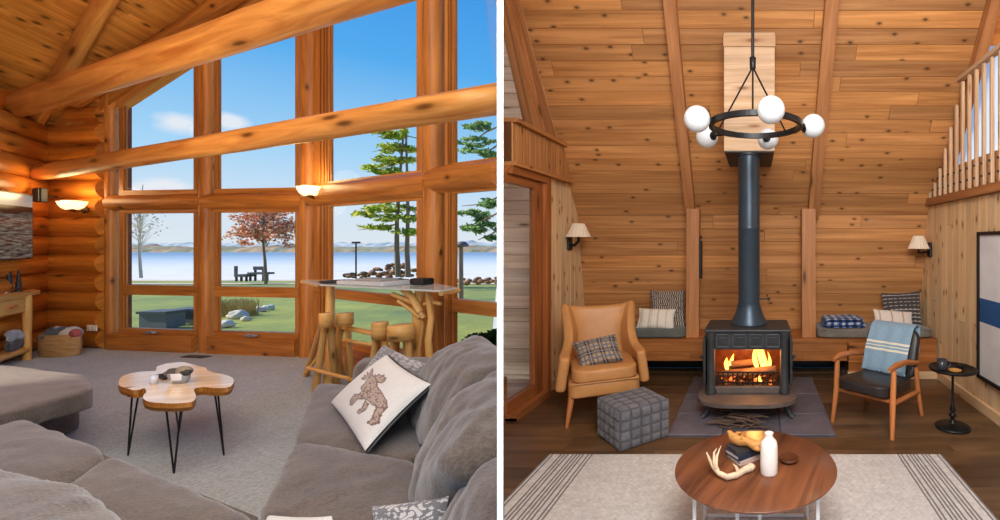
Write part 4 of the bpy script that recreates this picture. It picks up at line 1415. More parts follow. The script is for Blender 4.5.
# low evergreen hedge under the rightmost window
mb = MB(); c = at(478, 332, 5.6)
mb.leaves(Vector((c.x - .15, 5.75, .02)), (.75, .35, .36), 1500, .035, [S(40, 66, 34), S(56, 84, 42), S(30, 52, 30)], 77, .3, 1.6, 12)
t = thing('evergreen_shrub', 'dark evergreen shrub outside below the rightmost window', 'shrub', Vector((c.x, 5.75, -.32)))
mb.build('foliage', M['leaf'], parent=t)
MB().tube([Vector((c.x - .15, 5.75, -.32)), Vector((c.x - .15, 5.75, .1))], .03, 6).build('stem', M['bark'], parent=t)
# ================================================================== CABIN ROOM (right)
XL, XR = -2.06, 2.0
YB, ZK = 5.22, 1.80             # knee of the roof slope
P0 = Vector((XL, 5.50, .40)); P1 = Vector((XL, YB, ZK)); P2 = Vector((XL, 3.55, 4.14))
# floor boards
mb = MB().planks((XL, -.4, 0), (1, 0, 0), (0, 1, 0), XR - XL, 5.7, .24, seed=3, seg=(1.0, 2.2), gap=.003, dev=.22, hue=.06)
mb.clip(Vector((*ray(503.3, 1.0), 0)), Vector((-1, -(PX0 - 503.3) / FPX, 0)).normalized())
struct('floor', mb, M['floorwood'])
# planked slope and lower wall
v = P2 - P1
mb = MB().planks(P1, (1, 0, 0), v, XR - XL + .05, v.length, .142, seed=21, seg=(1.6, 4.5), gap=.009, dev=.24, hue=.08)
v = P1 - P0
mb.planks(P0, (1, 0, 0), v, XR - XL + .05, v.length, .158, seed=22, seg=(1.6, 4.5), gap=.009, dev=.22, hue=.08)
struct('wall_back', mb, M['rplank'])
# roof of the loft side and the ridge beyond the picture
def sl(x, z, o=0):
    return Vector((x, YB + (z - ZK) * (P2.y - P1.y) / (P2.z - P1.z) + o, z + o))
mb = MB()
for x0, x1, z0, z1 in ((XR + .05, 2.10, 1.8, 4.14), (2.62, 4.4, 1.8, 4.14), (2.10, 2.62, 1.8, 2.12), (2.10, 2.62, 3.3, 4.14)):
    mb.hexa([sl(x0, z0), sl(x1, z0), sl(x1, z1), sl(x0, z1), sl(x0, z0, .08), sl(x1, z0, .08), sl(x1, z1, .08), sl(x0, z1, .08)], (1.1, .95, .75), grain=(1, 0, 0))
struct('ceiling', mb, M['rplank'])
mb = MB().prism([(XL - .1, 3.6), (XL - .1, 3.75), (-.3, .8), (-.3, -.5), (4.4, -.5), (4.4, 3.6)], 4.14, 4.25)
struct('ceiling', mb, M['rplank'])

# rafters and posts
def rafter(x, w=.125, d=.10, name='trim_8'):
    n = Vector((0, -(P2.z - P1.z), (P2.y - P1.y))).normalized()   # off the slope into the room
    if n.y > 0: n = -n
    a = Vector((x, YB, ZK)); b = Vector((x, P2.y, P2.z))
    h = Vector((w / 2, 0, 0))
    mb = MB().hexa([a - h, a + h, a + h + n * d, a - h + n * d, b - h, b + h, b + h + n * d, b - h + n * d], grain=(b - a))
    return struct(name, mb, M['rafter'])
rafter(-.735, .105); rafter(.665, .12)
rafter(XR + .07, .10)
for x, w in ((-.695, .14), (.60, .15)):
    mb = MB().hexa([Vector((x - w / 2, 5.0, .43)), Vector((x + w / 2, 5.0, .43)), Vector((x + w / 2, 5.10, .43)), Vector((x - w / 2, 5.10, .43)),
                    Vector((x - w / 2, 5.02, 1.86)), Vector((x + w / 2, 5.02, 1.86)), Vector((x + w / 2, 5.2, 1.86)), Vector((x - w / 2, 5.2, 1.86))], (1.1, 1.08, 1.02), grain=(0, 0, 1))
    struct('trim_9', mb, M['rafter'])

# ---------------- left wall with the glazed door and raking window
def wy(px): return XL * FPX / (px - PX0)
def slope_y(z):
    if z > ZK: return YB + (z - ZK) * (P2.y - P1.y) / (P2.z - P1.z)
    return P0.y + (z - P0.z) * (P1.y - P0.y) / (P1.z - P0.z) if z > P0.z else 5.5
DY0, DY1, DH = 3.3, 4.24, 2.04
Tw = .10
# wall right of the door, vertical boards
mb = MB().planks((XL, 5.50, 0), (0, 0, 1), (0, -1, 0), 2.16, 1.10, .12, seed=31, seg=(3, 4), gap=.006, dev=.08)
struct('wall_left', mb, M['pine'])
mb = MB()
for (y0, y1, z0, z1) in ((3.74, 5.5, -.1, 0), (4.42, 5.55, 0, 2.2)):
    mb.box((XL - Tw / 2 - .02, (y0 + y1) / 2, (z0 + z1) / 2), (Tw, y1 - y0, z1 - z0), col=(.7, .6, .5))
struct('wall_left', mb, M['rplank'])
# header band of vertical boards with cap and lower trim
mb = MB().planks((XL + .05, 4.89, 2.16), (0, 0, 1), (0, -1, 0), .33, 1.16, .11, seed=33, seg=(2, 3), gap=.006, dev=.08)
mb.box((XL + .02, 4.315, 2.505), (.15, 1.17, .035), col=(.9, .85, .8)); mb.box((XL + .02, 4.315, 2.145), (.13, 1.17, .035), col=(1, .95, .9))
mb.box((XL + .0, 4.315, 2.33), (.08, 1.16, .33), col=(.6, .5, .4))
struct('trim_10', mb, M['rplank'])
# gable wall over the band: boards beyond the raking window
mb = MB()
def gp(y, z, x=XL): return Vector((x, y, z))
def wtop(z): return slope_y(z)
z0, z1 = 2.52, 4.1
a0, a1 = wtop(z0), wtop(z1)
mb.hexa([gp(a0 - .30, z0, XL - .1), gp(a0, z0, XL - .1), gp(a0, z0), gp(a0 - .30, z0), gp(a1 - .12, z1, XL - .1), gp(a1, z1, XL - .1), gp(a1, z1), gp(a1 - .12, z1)], (.85, .8, .75), grain=(0, -.6, .8))
struct('wall_left', mb, M['rplank'])
mb = MB()
for o0, o1, xo, cc in ((-.34, -.16, .04, (1, 1, 1)), (-.44, -.35, .02, (1.15, 1.1, 1.05)), (-.56, -.50, .0, (.8, .8, .8))):
    mb.hexa([gp(a0 + o0, z0, XL - .06), gp(a0 + o1, z0, XL - .06), gp(a0 + o1, z0, XL + xo), gp(a0 + o0, z0, XL + xo), gp(a1 + o0 * .4, z1, XL - .06), gp(a1 + o1 * .4, z1, XL - .06), gp(a1 + o1 * .4, z1, XL + xo), gp(a1 + o0 * .4, z1, XL + xo)], cc, grain=(0, -.6, .8))
w5 = struct('window_5', mb, M['rafter'])
g = MB().hexa([gp(3.74, z0, XL - .05), gp(a0 - .4, z0, XL - .05), gp(a0 - .4, z0, XL - .04), gp(3.74, z0, XL - .04), gp(3.3, z1, XL - .05), gp(a1 - .16, z1, XL - .05), gp(a1 - .16, z1, XL - .04), gp(3.3, z1, XL - .04)])
g.build('pane', M['doorglass'], parent=w5)
# door
dm = MB()
for y0, y1, zz0, zz1, xo, cc in ((4.362, 4.44, 0, 2.14, .03, (1.05, 1, .95)), (3.73, 4.36, 2.062, 2.13, .03, (1, 1, 1)), (3.74, 4.36, -.02, .05, .06, (.9, .9, .9))):
    dm.box((XL - .03 + xo / 2, (y0 + y1) / 2, (zz0 + zz1) / 2), (.10 + xo, y1 - y0, zz1 - zz0), col=cc)
d1 = struct('door_1', dm, M['doorwood'])
lf = MB()
for y0, y1, zz0, zz1 in ((4.20, 4.36, .05, 2.06), (3.73, 4.20, .05, .16), (3.73, 4.20, 1.99, 2.06)):
    lf.box((XL - .02, (y0 + y1) / 2, (zz0 + zz1) / 2), (.05, y1 - y0, zz1 - zz0), col=(.95, .92, .9))
lf.build('door_leaf', M['doorwood'], parent=d1)
MB().box((XL - .02, 3.965, 1.075), (.01, .47, 1.83)).build('door_glass', M['doorglass'], parent=d1)
MB().box((XL + .03, 4.05, .012), (.10, .62, .024)).build('threshold', M['doorwood'], parent=d1)
# baseboard
mb = MB().box((XL + .012, 4.92, .05), (.024, .95, .10), col=(1, 1, 1)); struct('baseboard_left', mb, M['pine'])
# siding of the neighbouring wing seen through the door, and the deck
mb = MB().planks((-2.93, 5.2, -.2), (1, 0, 0), (0, 0, 1), .78, 4.6, .155, seed=41, seg=(2, 4), gap=.012, dev=.12)
so = struct('wall_outside', mb, M['siding'])
MBd = MB()
for k in range(5):
    y = 4.45 + k * .145
    MBd.box((-2.53, y, -.08), (.72, .135, .04), col=(.75 + .08 * (k % 3),) * 3)
MBd.clip(Vector((*ray(503.6, 1.0), 0)), Vector((-1, -(PX0 - 503.6) / FPX, 0)).normalized())
struct('deck', MBd, M['siding'])

# ---------------- right wall, loft and railing
zf = 1.92
mb = MB().planks((XR, .62, 0), (0, 0, 1), (0, 1, 0), zf - .02, 4.9, .135, seed=51, seg=(3, 4), gap=.004, dev=.07, hue=.04)
struct('wall_right', mb, M['pine'])
mb = MB().box((XR + .09, 3.0, zf / 2), (.12, 5.0, zf), col=(.6, .5, .4)); struct('wall_right', mb, M['rplank'])
mb = MB().box((XR - .012, 3.0, .045), (.024, 3.8, .09)); struct('baseboard_right', mb, M['pine'])
mb = MB().box((XR - .015, 3.05, zf + .02), (.09, 4.2, .075), col=(1, .96, .9)); struct('trim_11', mb, M['rafter'])
mb = MB().box((3.26, 2.9, zf - .06), (2.36, 5.0, .10)); struct('floor', mb, M['rplank'])
# loft far wall with a bright window
lw_ = MB()
for y0, y1, zz0, zz1 in ((-.5, 2.55, 1.9, 4.2), (3.95, 5.3, 1.9, 4.2), (2.55, 3.95, 1.9, 2.15), (2.55, 3.95, 3.95, 4.2)):
    lw_.box((4.3, (y0 + y1) / 2, (zz0 + zz1) / 2), (.1, y1 - y0, zz1 - zz0), grain=(0, 0, 1), col=(1.1, .85, .55))
struct('wall_loft', lw_, M['pine'])
wf = MB()
for y in (2.55, 3.25, 3.95):
    wf.box((4.27, y, 3.05), (.08, .08, 1.85))
for z in (2.15, 3.95):
    wf.box((4.27, 3.25, z), (.08, 1.45, .08))
wf2 = MB()
for x in (2.10, 2.62):
    wf2.hexa([sl(x - .02, 2.1, -.03), sl(x + .02, 2.1, -.03), sl(x + .02, 3.32, -.03), sl(x - .02, 3.32, -.03), sl(x - .02, 2.1, .06), sl(x + .02, 2.1, .06), sl(x + .02, 3.32, .06), sl(x - .02, 3.32, .06)])
w7 = struct('window_7', wf2, M['pine'])
MB().hexa([sl(2.1, 2.12, .03), sl(2.62, 2.12, .03), sl(2.62, 3.3, .03), sl(2.1, 3.3, .03), sl(2.1, 2.12, .04), sl(2.62, 2.12, .04), sl(2.62, 3.3, .04), sl(2.1, 3.3, .04)]).build('pane', M['overexposedpane'], parent=w7)
w6 = struct('window_6', wf, M['pine'])
MB().box((4.3, 3.25, 3.05), (.01, 1.4, 1.8)).build('pane', M['glass'], parent=w6)
# railing
rail_t = thing('loft_railing', 'wooden loft railing of square balusters above the right wall', 'railing', (XR, 4.0, zf + .05))
ztop = 3.03
ys = []
y = 5.06
while y > 2.6:
    ys.append(y); y -= .132
def rake_z(y): return ZK + (y - YB) * (P2.z - P1.z) / (P2.y - P1.y)
for y in ys:
    zt = min(ztop, rake_z(y) - .12)
    if zt < zf + .2: zt = zf + .22
    MB().bbox((XR - .03, y, (zf + .06 + zt) / 2), (.032, .032, zt - zf - .06), .006, grain=(0, 0, 1)).build('baluster', M['palepine'], parent=rail_t)
    bl = MB().bbox((XR + .018, y, zf + .20), (.05, .055, .26), .006, grain=(0, 0, 1))
    bl.build('block', M['rafter'], parent=rail_t)
    bb_ = MB()
    for zz in (.14, .25):
        bb_.ball((XR - .053, y, zf + zz), .011, 8, 6)
    bb_.build('bolt', M['iron'], parent=rail_t)
MB().bbox((XR - .03, 3.35, ztop + .02), (.07, 2.3, .04), .006).build('top_rail', M['palepine'], parent=rail_t)
MB().bbox((XR + .018, 3.85, zf + .07), (.05, 2.5, .05), .006).build('bottom_rail', M['rafter'], parent=rail_t)

# ---------------- window bench
ZS = .43
bench = thing('window_bench', 'built-in wooden bench running along the planked wall behind the stove', 'bench', (0, 5.1, 0))
MB().box((-.03, 5.19, ZS - .02), (4.04, .56, .04), grain=(1, 0, 0)).build('seat_board', M['bench'], parent=bench)
mb = MB().planks((XL + .02, 4.915, .19), (1, 0, 0), (0, 0, 1), 3.05, .20, .1, seed=61, seg=(.8, 2.0), gap=.005, dev=.1)
mb.build('apron', M['bench'], parent=bench)
mb = MB().planks((1.02, 4.905, .06), (1, 0, 0), (0, 0, 1), .96, .33, .115, seed=62, seg=(1.2, 2.0), gap=.005, dev=.1)
mb.box((1.5, 5.15, .22), (.96, .45, .38), col=(.5, .5, .5))
mb.build('end_cabinet', M['bench'], parent=bench)
MB().box((1.5, 4.915, .04), (.98, .05, .08)).build('plinth', M['pine'], parent=bench)
MB().box((-.5, 5.38, .2), (3.1, .05, .40)).build('recess_back', M['black'], parent=bench)  # black board carries the shade of the recess in its colour
MB().box((-.5, 5.14, .185), (3.05, .42, .01)).build('recess_top', M['soot_shade'], parent=bench)  # dark top, likewise coloured as shade inside the bench recess

def rectp(px0, px1, py0, py1, Y):
    a, b = at(px0, py1, Y), at(px1, py0, Y)
    return a.x, b.x, a.z, b.z
def cushion(label, x0, x1, z1, mat, y0=4.93, y1=5.38):
    b = [Vector((x0, y0, ZS + .002)), Vector((x1, y0, ZS + .002)), Vector((x1, y1, ZS + .002)), Vector((x0, y1, ZS + .002))]
    mb = MB().soft(b + [Vector((q.x, q.y, z1)) for q in b], 14, .3, (.0, .0, .05), .002)
    t = thing('bench_cushion', label, 'cushion', Vector(((x0 + x1) / 2, (y0 + y1) / 2, ZS)))
    mb.build('cushion_cover', mat, parent=t)
    pp = MB()
    e = .006
    pp.tube([Vector((x0 + .03, y0 + e, z1 - .012)), Vector((x1 - .03, y0 + e, z1 - .012))], .006, 6)
    pp.build('piping', mat, parent=t)
    return t
cushion('dark green-grey bench cushion on the bench left of the stove', -1.42, -.775, .535, M['greencush'])
cushion('long grey-brown bench cushion on the bench right of the stove', .70, 1.96, .535, M['greycush'])
def stripe_dark(u, v):
    w = u + .012 * math.sin(v * 40)
    k = (w * 15) % 1
    return S(196, 184, 168) if k < .30 else S(92, 84, 78)
def stripe_h(u, v):
    k = (v * 9) % 1
    return S(176, 170, 162) if k < .22 + .1 * math.sin(u * 50) else S(70, 68, 68)
def pale_v(u, v):
    k = (u * 4.2) % 1
    return S(200, 188, 160) if .3 < k < .42 or .55 < k < .6 else S(230, 222, 206)
def pale_w(u, v):
    k = (u * 3.3) % 1
    return S(196, 170, 146) if .3 < k < .44 else S(228, 218, 206)
def pil(label, quad, th, col, back=None):
    p = [at(x, y, Y) for x, y, Y in quad]
    t = thing('throw_pillow', label, 'cushion', (p[0] + p[1]) / 2)
    MB().pillow(*p, th, 46, col, back=back).build('pillow_cover', M['pattern'], parent=t)
    N = (p[1] - p[0]).cross(p[3] - p[0]).normalized()
pil('square cushion with brown and beige vertical stripes on the left bench', [(651, 330, 5.12), (686, 330, 5.12), (685, 290, 5.34), (650, 290, 5.34)], .07, stripe_dark)
pil('cream lumbar cushion with faint stripes in front of the striped one on the left bench', [(636, 328, 4.99), (674, 330, 4.99), (676, 309, 5.10), (639, 308, 5.10)], .06, pale_v)
pil('square charcoal cushion with pale horizontal stripes on the right bench', [(884, 328, 5.10), (923, 327, 5.18), (920, 291, 5.34), (881, 293, 5.28)], .07, stripe_h)
pil('cream lumbar cushion with tan bands on the right bench', [(874, 327, 4.97), (914, 330, 5.02), (912, 312, 5.10), (873, 309, 5.06)], .06, pale_w)
def plaidblue(u, v):
    a = (u * 6) % 1 < .5; b = (v * 4) % 1 < .5
    if a and b: return S(26, 34, 60)
    if a or b: return S(52, 84, 142)
    return S(186, 196, 210)
x0, x1, z0, z1 = .755, 1.24, .537, .62
t = thing('folded_blanket', 'folded blue and white plaid blanket lying on the right bench cushion', 'blanket', (1.0, 5.1, .537))
mb = MB()
for k in range(3):
    zz = .538 + k * .032
    b = [Vector((x0 + .01 * k, 4.95 + .006 * k, zz)), Vector((x1 - .015 * k, 4.95 + .006 * k, zz)), Vector((x1 - .015 * k, 5.32, zz)), Vector((x0 + .01 * k, 5.32, zz))]
    mb2 = MB().soft(b + [q + Vector((0, 0, .034)) for q in b], 26, .5, (.0, .0, .08), .006, 9)
    for f, c, uv, sm in zip(mb2.f, mb2.c, mb2.uv, mb2.sm):
        q = sum((mb2.v[i] for i in f), Vector()) / len(f)
        mb.f.append([i + len(mb.v) for i in f]); mb.uv.append(uv); mb.sm.append(sm); mb.mi.append(0)
        mb.c.append(plaidblue((q.x - x0) / (x1 - x0), (q.y - 4.93) / .4 + q.z * 4))
    mb.v += mb2.v
mb.build('blanket_folds', M['pattern'], parent=t)

# ---------------- chimney: boarded chase and stove
cx = -.055
ch = thing('chimney_chase', 'pale board chimney box the stove pipe rises into', 'chimney', (cx, 4.3, 2.30))
mb = MB().planks((-.275, 3.99, 2.30), (1, 0, 0), (0, 0, 1), .45, 1.05, .122, seed=71, seg=(2, 3), gap=.004, dev=.06)
mb.build('front_boards', M['palepine'], parent=ch)
mb = MB()
for x in (-.268, .168):
    mb.hexa([Vector((x - .007, 4.0, 2.30)), Vector((x + .007, 4.0, 2.30)), Vector((x + .007, 4.86, 2.30)), Vector((x - .007, 4.86, 2.30)), Vector((x - .007, 4.0, 3.35)), Vector((x + .007, 4.0, 3.35)), Vector((x + .007, 4.12, 3.35)), Vector((x - .007, 4.12, 3.35))], grain=(0, 0, 1))
mb.build('side_board', M['palepine'], parent=ch)
MB().box((-.05, 4.4, 2.30), (.44, .8, .02)).build('bottom_plate', M['iron'], parent=ch)
MB().box((-.05, 3.985, 3.27), (.46, .02, .10), col=(.85, .75, .65)).build('top_trim', M['palepine'], parent=ch)

SX0, SX1, SF, SBk = -.40, .275, 3.86, 4.32
scx = (SX0 + SX1) / 2
st = thing('wood_stove', 'black cast-iron open-fronted wood stove with its doors folded back on the slate hearth', 'stove', (scx, 4.1, .01))
iron = M['iron']
MB().bbox((scx, 4.07, .733), (.74, .50, .026), .008).build('top_plate', iron, parent=st)
b = MB()
b.box((scx, SBk - .01, .47), (SX1 - SX0, .02, .54)); b.box((SX0 + .01, 4.09, .47), (.02, .44, .52)); b.box((SX1 - .01, 4.09, .47), (.02, .44, .52)); b.box((scx, 4.09, .21), (SX1 - SX0 - .05, .44, .02))
b.build('firebox', iron, parent=st)
ib = MB()
ib.sheet(lambda u, v: Vector((SX0 + .03 + (SX1 - SX0 - .06) * u, SBk - .03, .22 + .5 * v)), 12, 8, lambda u, v: (1 - .25 * ((int(u * 12) + int(v * 8)) % 2),) * 3, False)
ib.sheet(lambda u, v: Vector((SX0 + .025, 3.88 + .44 * u, .22 + .5 * v)), 8, 8, None, False)
ib.sheet(lambda u, v: Vector((SX1 - .025, 4.32 - .44 * u, .22 + .5 * v)), 8, 8, None, False)
ib.build('firebrick_lining', M['firebrick'], parent=st)
# front frieze with four panels
MB().bbox((scx, SF, .648), (SX1 - SX0 - .02, .035, .155), .006).build('frieze', iron, parent=st)
for k in range(4):
    x = SX0 + .125 + k * .142
    f = MB()
    for dx, dz, w, h in ((0, .052, .126, .014), (0, -.052, .126, .014), (-.056, 0, .014, .118), (.056, 0, .014, .118)):
        f.bbox((x, SF - .022, .648 + dz) if dx == 0 else (x + dx, SF - .022, .648 + dz), (w, .016, h), .004, col=(1.5, 1.5, 1.5))
    f.bbox((x, SF - .018, .648), (.066, .01, .062), .004, col=(.8, .8, .8))
    f.build('frieze_panel', iron, parent=st)
for x in (SX0 + .025, SX1 - .025):
    MB().lathe([(.048, .19), (.05, .22), (.038, .25), (.036, .45), (.036, .64), (.046, .68), (.048, .725)], (x, SF - .005, 0), 16).build('column', iron, parent=st)
for s_, x in ((-1, SX0 - .035), (1, SX1 + .035)):
    dd = MB().bbox((x, 3.98, .46), (.022, .22, .42), .006)
    for zz in (.33, .46, .59):
        dd.bbox((x + s_ * .012, 3.98, zz), (.012, .17, .09), .004, col=(1.2, 1.2, 1.2))
    do = dd.build('folded_door', iron, parent=st)
    MB().ball((x - s_ * 0 + s_ * .028, 3.90, .5), .016, 12, 8).build('door_knob', M['iron'], parent=do)
# hearth lip with rounded ends
lp = []
for i in range(33):
    a = PI + PI * i / 32
    ex = abs(math.cos(a)) ** .62 * (1 if math.cos(a) > 0 else -1)
    ez = -abs(math.sin(a)) ** .75
    lp.append((scx + .425 * ex, 3.88 + .30 * ez))
lp += [(scx + .40, 3.98), (scx - .40, 3.98)]
MB().prism(lp, .165, .195).build('hearth_lip', M['ironrust'], parent=st)
MB().bbox((scx, SF + .0, .225), (.60, .03, .06), .008).build('sill', M['ironrust'], parent=st)
for x, y in ((SX0 + .03, 3.78), (SX1 - .03, 3.78), (SX0 + .05, 4.3), (SX1 - .05, 4.3)):
    s_ = -1 if x < scx else 1
    MB().tube([Vector((x, y, .17)), Vector((x + s_ * .015, y, .12)), Vector((x + s_ * .045, y - .01, .05)), Vector((x + s_ * .075, y - .02, .025))], [.032, .03, .022, .028], 10).build('leg', iron, parent=st)
gr = MB()
for k in range(13):
    x = SX0 + .08 + k * .043
    gr.tube([Vector((x, 3.92, .25)), Vector((x, 3.905, .36))], .0065, 6)
gr.tube([Vector((SX0 + .05, 3.905, .36)), Vector((SX1 - .05, 3.905, .36))], .008, 6); gr.tube([Vector((SX0 + .05, 3.915, .27)), Vector((SX1 - .05, 3.915, .27))], .008, 6)
gr.build('fire_grate', M['soot_shade'], parent=st)
MB().lathe([(.165, .752), (.16, .775), (.13, .83), (.108, .90), (.105, .93)], (cx, 4.11, 0), 28).build('collar', M['flue'], parent=st)
pp = MB().lathe([(.098, .90), (.098, 1.6), (.101, 1.605), (.101, 1.63), (.098, 1.635), (.098, 2.45)], (cx, 4.11, 0), 28)
pipe = pp.build('stove_pipe', M['flue'], parent=st)
MB().lathe([(.112, 2.27), (.112, 2.30)], (cx, 4.11, 0), 28).build('pipe_flange', M['iron'], parent=pipe)
kb = MB().tube([Vector((cx + .09, 4.11, .97)), Vector((cx + .17, 4.12, .97))], .006, 8); kb.ball((cx + .18, 4.118, .97), .016, 10, 8); kb.ball((cx + .165, 4.118, 1.0), .01, 8, 6)
kb.build('damper_handle', iron, parent=pipe)
# fire logs, flames, embers
for i, (p, q, r, lb) in enumerate(((Vector((-.30, 4.06, .30)), Vector((.19, 4.03, .35)), .035, 'split log lying across the front of the fire'), (Vector((-.25, 4.18, .30)), Vector((.18, 4.2, .29)), .045, 'charred log at the back of the fire'), (Vector((-.22, 4.12, .37)), Vector((.10, 4.15, .40)), .03, 'short log on top of the burning logs'))):
    mb = MB().tube([lerp(p, q, k / 6) for k in range(7)], r, 9, wob=.4)
    tag(mb.build('fire_log', M['firewood']), lb, 'log', 'logs burning in the stove')
eb = MB()
rr = random.Random(3)
for k in range(60):
    eb.ball((rr.uniform(-.3, .18), rr.uniform(3.98, 4.25), .235 + rr.random() * .03), rr.uniform(.012, .028), 6, 5, tuple([rr.choice((.03, .05, .1, .4, 1.0))] * 3), (1, 1, .7), .5)
tag(eb.build('embers', M['ember']), 'glowing bed of embers under the burning logs', 'embers', kind='stuff')
fl = MB()
def flame(c, w, h, seed):
    prof = []
    rrr = random.Random(seed)
    n = 12
    for i in range(n + 1):
        k = i / n
        prof.append((w * (math.sin(PI * min(1, k * .9 + .12)) ** .7) * (1 - k * .55) if i < n else .0005, h * k))
    vs = []; fs = []
    m = 12
    for i, (r, z) in enumerate(prof):
        off = Vector((.025 * math.sin(z * 14 + seed), .01 * math.cos(z * 11 + seed), 0))
        for j in range(m):
            th = 2 * PI * j / m
            vs.append(Vector(c) + off + Vector((r * math.cos(th), r * .5 * math.sin(th), z)))
    for i in range(n):
        for j in range(m):
            fs.append((i * m + j, i * m + (j + 1) % m, (i + 1) * m + (j + 1) % m, (i + 1) * m + j))
    def cc(p):
        k = (p.z - c[2]) / h
        return tuple(lerp(Vector((1.0, .62, .22)), Vector((1.0, .42, .07)), k))
    fl.raw(vs, fs, None, cc, True)
for c_, w_, h_, sd in (((.055, 4.10, .33), .042, .36, 1), ((.085, 4.12, .33), .034, .30, 2), ((.02, 4.12, .33), .03, .24, 3), ((.11, 4.08, .34), .02, .16, 7), ((.05, 4.06, .34), .03, .27, 8),
                       ((-.235, 4.10, .35), .03, .09, 4), ((-.20, 4.12, .36), .022, .11, 5), ((-.26, 4.08, .33), .02, .07, 9), ((.03, 4.02, .245), .03, .05, 6), ((.07, 4.0, .24), .02, .04, 10)):
    flame(c_, w_, h_, sd)
tag(fl.build('flames', M['flame']), 'bright yellow flames burning at the right of the stove', 'fire', kind='stuff')
l = bpy.data.lights.new('fire_light', 'POINT'); l.energy = 7; l.color = (1, .42, .12); l.shadow_soft_size = .08
lo = bpy.data.objects.new('fire_light', l); COL.objects.link(lo); lo.location = (-.02, 3.99, .48)

# poker hanging on the post, kindling on the hearth
t = thing('fire_poker', 'black iron tool hanging on the post left of the stove pipe', 'fire tool', (-.61, 5.06, 1.05))
MB().tube([Vector((-.612, 5.05, 1.08)), Vector((-.612, 5.05, 1.50))], .022, 8).build('shaft', M['black'], parent=t)
MB().tube([Vector((-.612, 5.05, 1.50)), Vector((-.625, 5.05, 1.54)), Vector((-.61, 5.05, 1.56)), Vector((-.595, 5.05, 1.53))], .01, 8).build('hook', M['black'], parent=t)
rr = random.Random(9)
kd = MB()
for k in range(30):
    x, y = rr.uniform(-.30, .06), rr.uniform(3.52, 3.78)
    a = rr.uniform(-.7, .7); L = rr.uniform(.10, .26)
    z = .03 + rr.random() * .05
    p = Vector((x, y, z)); d = Vector((math.cos(a), math.sin(a), rr.uniform(-.15, .25))) * L / 2
    if (p - d).z < .022 or (p + d).z < .022: d.z = 0
    kd.tube([p - d, p + Vector((0, 0, .01)), p + d], .005, 5, col=(.45, .42, .4))
tag(kd.build('kindling', M['bark']), 'pile of thin dark kindling twigs on the hearth under the stove lip', 'kindling', kind='stuff')
# slate hearth
h = thing('hearth_slab', 'low slate-tiled hearth slab under the wood stove', 'hearth', (-.03, 4.1, 0))
mb = MB()
rr = random.Random(2)
xs = [-.67, -.25, .2, .62]; ys_ = [3.44, 3.86, 4.36, 4.9]
mb.box((-.025, 4.17, .006), (1.29, 1.46, .012), col=(.6, .6, .6))
for i in range(3):
    for j in range(3):
        k = rr.uniform(.78, 1.15)
        mb.bbox(((xs[i] + xs[i + 1]) / 2, (ys_[j] + ys_[j + 1]) / 2, .011), (xs[i + 1] - xs[i] - .01, ys_[j + 1] - ys_[j] - .01, .022), .004, col=(k, k * .98, k * 1.02))
mb.build('slate_tiles', M['slate'], parent=h)

# ---------------- wall lamps
def wall_lamp(label, plate, shade_c, r):
    p, s_ = Vector(plate), Vector(shade_c)
    t = thing('wall_lamp', label, 'wall lamp', p, 0, 'shaded wall lamps of the cabin')
    q = MB()
    sg = 1 if p.x < 0 else -1
    q.bbox(p + Vector((sg * .015, 0, 0)), (.03, .10, .17), .02); q.build('wall_plate', M['black'], parent=t)
    MB().tube([p + Vector((sg * .03, 0, -.02)), p + Vector((sg * .07, -.01, -.03)), s_ + Vector((0, 0, -.12)), s_ + Vector((0, 0, -.03))], .014, 8).build('arm', M['black'], parent=t)
    sh = MB()
    n = 40
    prof = [(r, -.075), (r * .99, -.072), (r * .48, .07), (r * .46, .07), (r * .96, -.07)]
    vs = []; fs = []
    for rr_, z in prof:
        for k in range(n):
            th = 2 * PI * k / n
            rad = rr_ * (1 + (.03 if k % 2 else -.03))
            vs.append(s_ + Vector((rad * math.cos(th), rad * math.sin(th), z)))
    for i in range(len(prof) - 1):
        for k in range(n):
            fs.append((i * n + k, i * n + (k + 1) % n, (i + 1) * n + (k + 1) % n, (i + 1) * n + k))
    sh.raw(vs, fs)
    sh.build('pleated_shade', M['shade'], parent=t)
wall_lamp('wall lamp with a pleated cream shade on the left wall by the door', (XL, 4.97, 1.48), at(578.5, 230, 4.88), .125)
wall_lamp('wall lamp with a pleated cream shade on the right wall under the loft', (XR, 5.12, 1.40), at(918.5, 242, 5.05), .115)
c = Vector((XL + .006, wy(566), 1.5 - (356 - PY0) / FPX * wy(566)))
t = thing('wall_outlet', 'pale wall outlet low on the left wall behind the tan armchair', 'outlet', c)
MB().bbox(c, (.012, .075, .12), .004).build('cover_plate', M['ceramic'], parent=t)
MB().bbox(c + Vector((.006, 0, .025)), (.006, .03, .03), .003).build('socket', M['shade'], parent=t)
MB().bbox(c + Vector((.006, 0, -.025)), (.006, .03, .03), .003).build('socket', M['shade'], parent=t)

# ---------------- framed artwork on the right wall
yb_, yf_, zt_, zb_ = XR * FPX / (981.5 - PX0), 2.95, 1.58, .30
t = thing('framed_artwork', 'large black-framed white canvas with a navy band on the right wall', 'picture', (XR, 3.5, zb_))
fm = MB()
for y0, y1, a, b_ in ((yb_ - .03, yb_, zb_, zt_), (yf_, yf_ + .03, zb_, zt_), (yf_, yb_, zb_, zb_ + .03), (yf_, yb_, zt_ - .03, zt_)):
    fm.box((XR - .022, (y0 + y1) / 2, (a + b_) / 2), (.044, y1 - y0, b_ - a))
fm.build('frame', M['black'], parent=t)
def art(u, v):
    z = zb_ + v * (zt_ - zb_)
    n = .95 + .06 * mnoise.noise(Vector((u * 5, v * 7, 0)))
    if .79 < z - .03 * u < 1.0: return tuple(q * n for q in S(30, 84, 138))
    return tuple(q * n for q in (S(226, 228, 230) if z > .9 else S(214, 214, 212)))
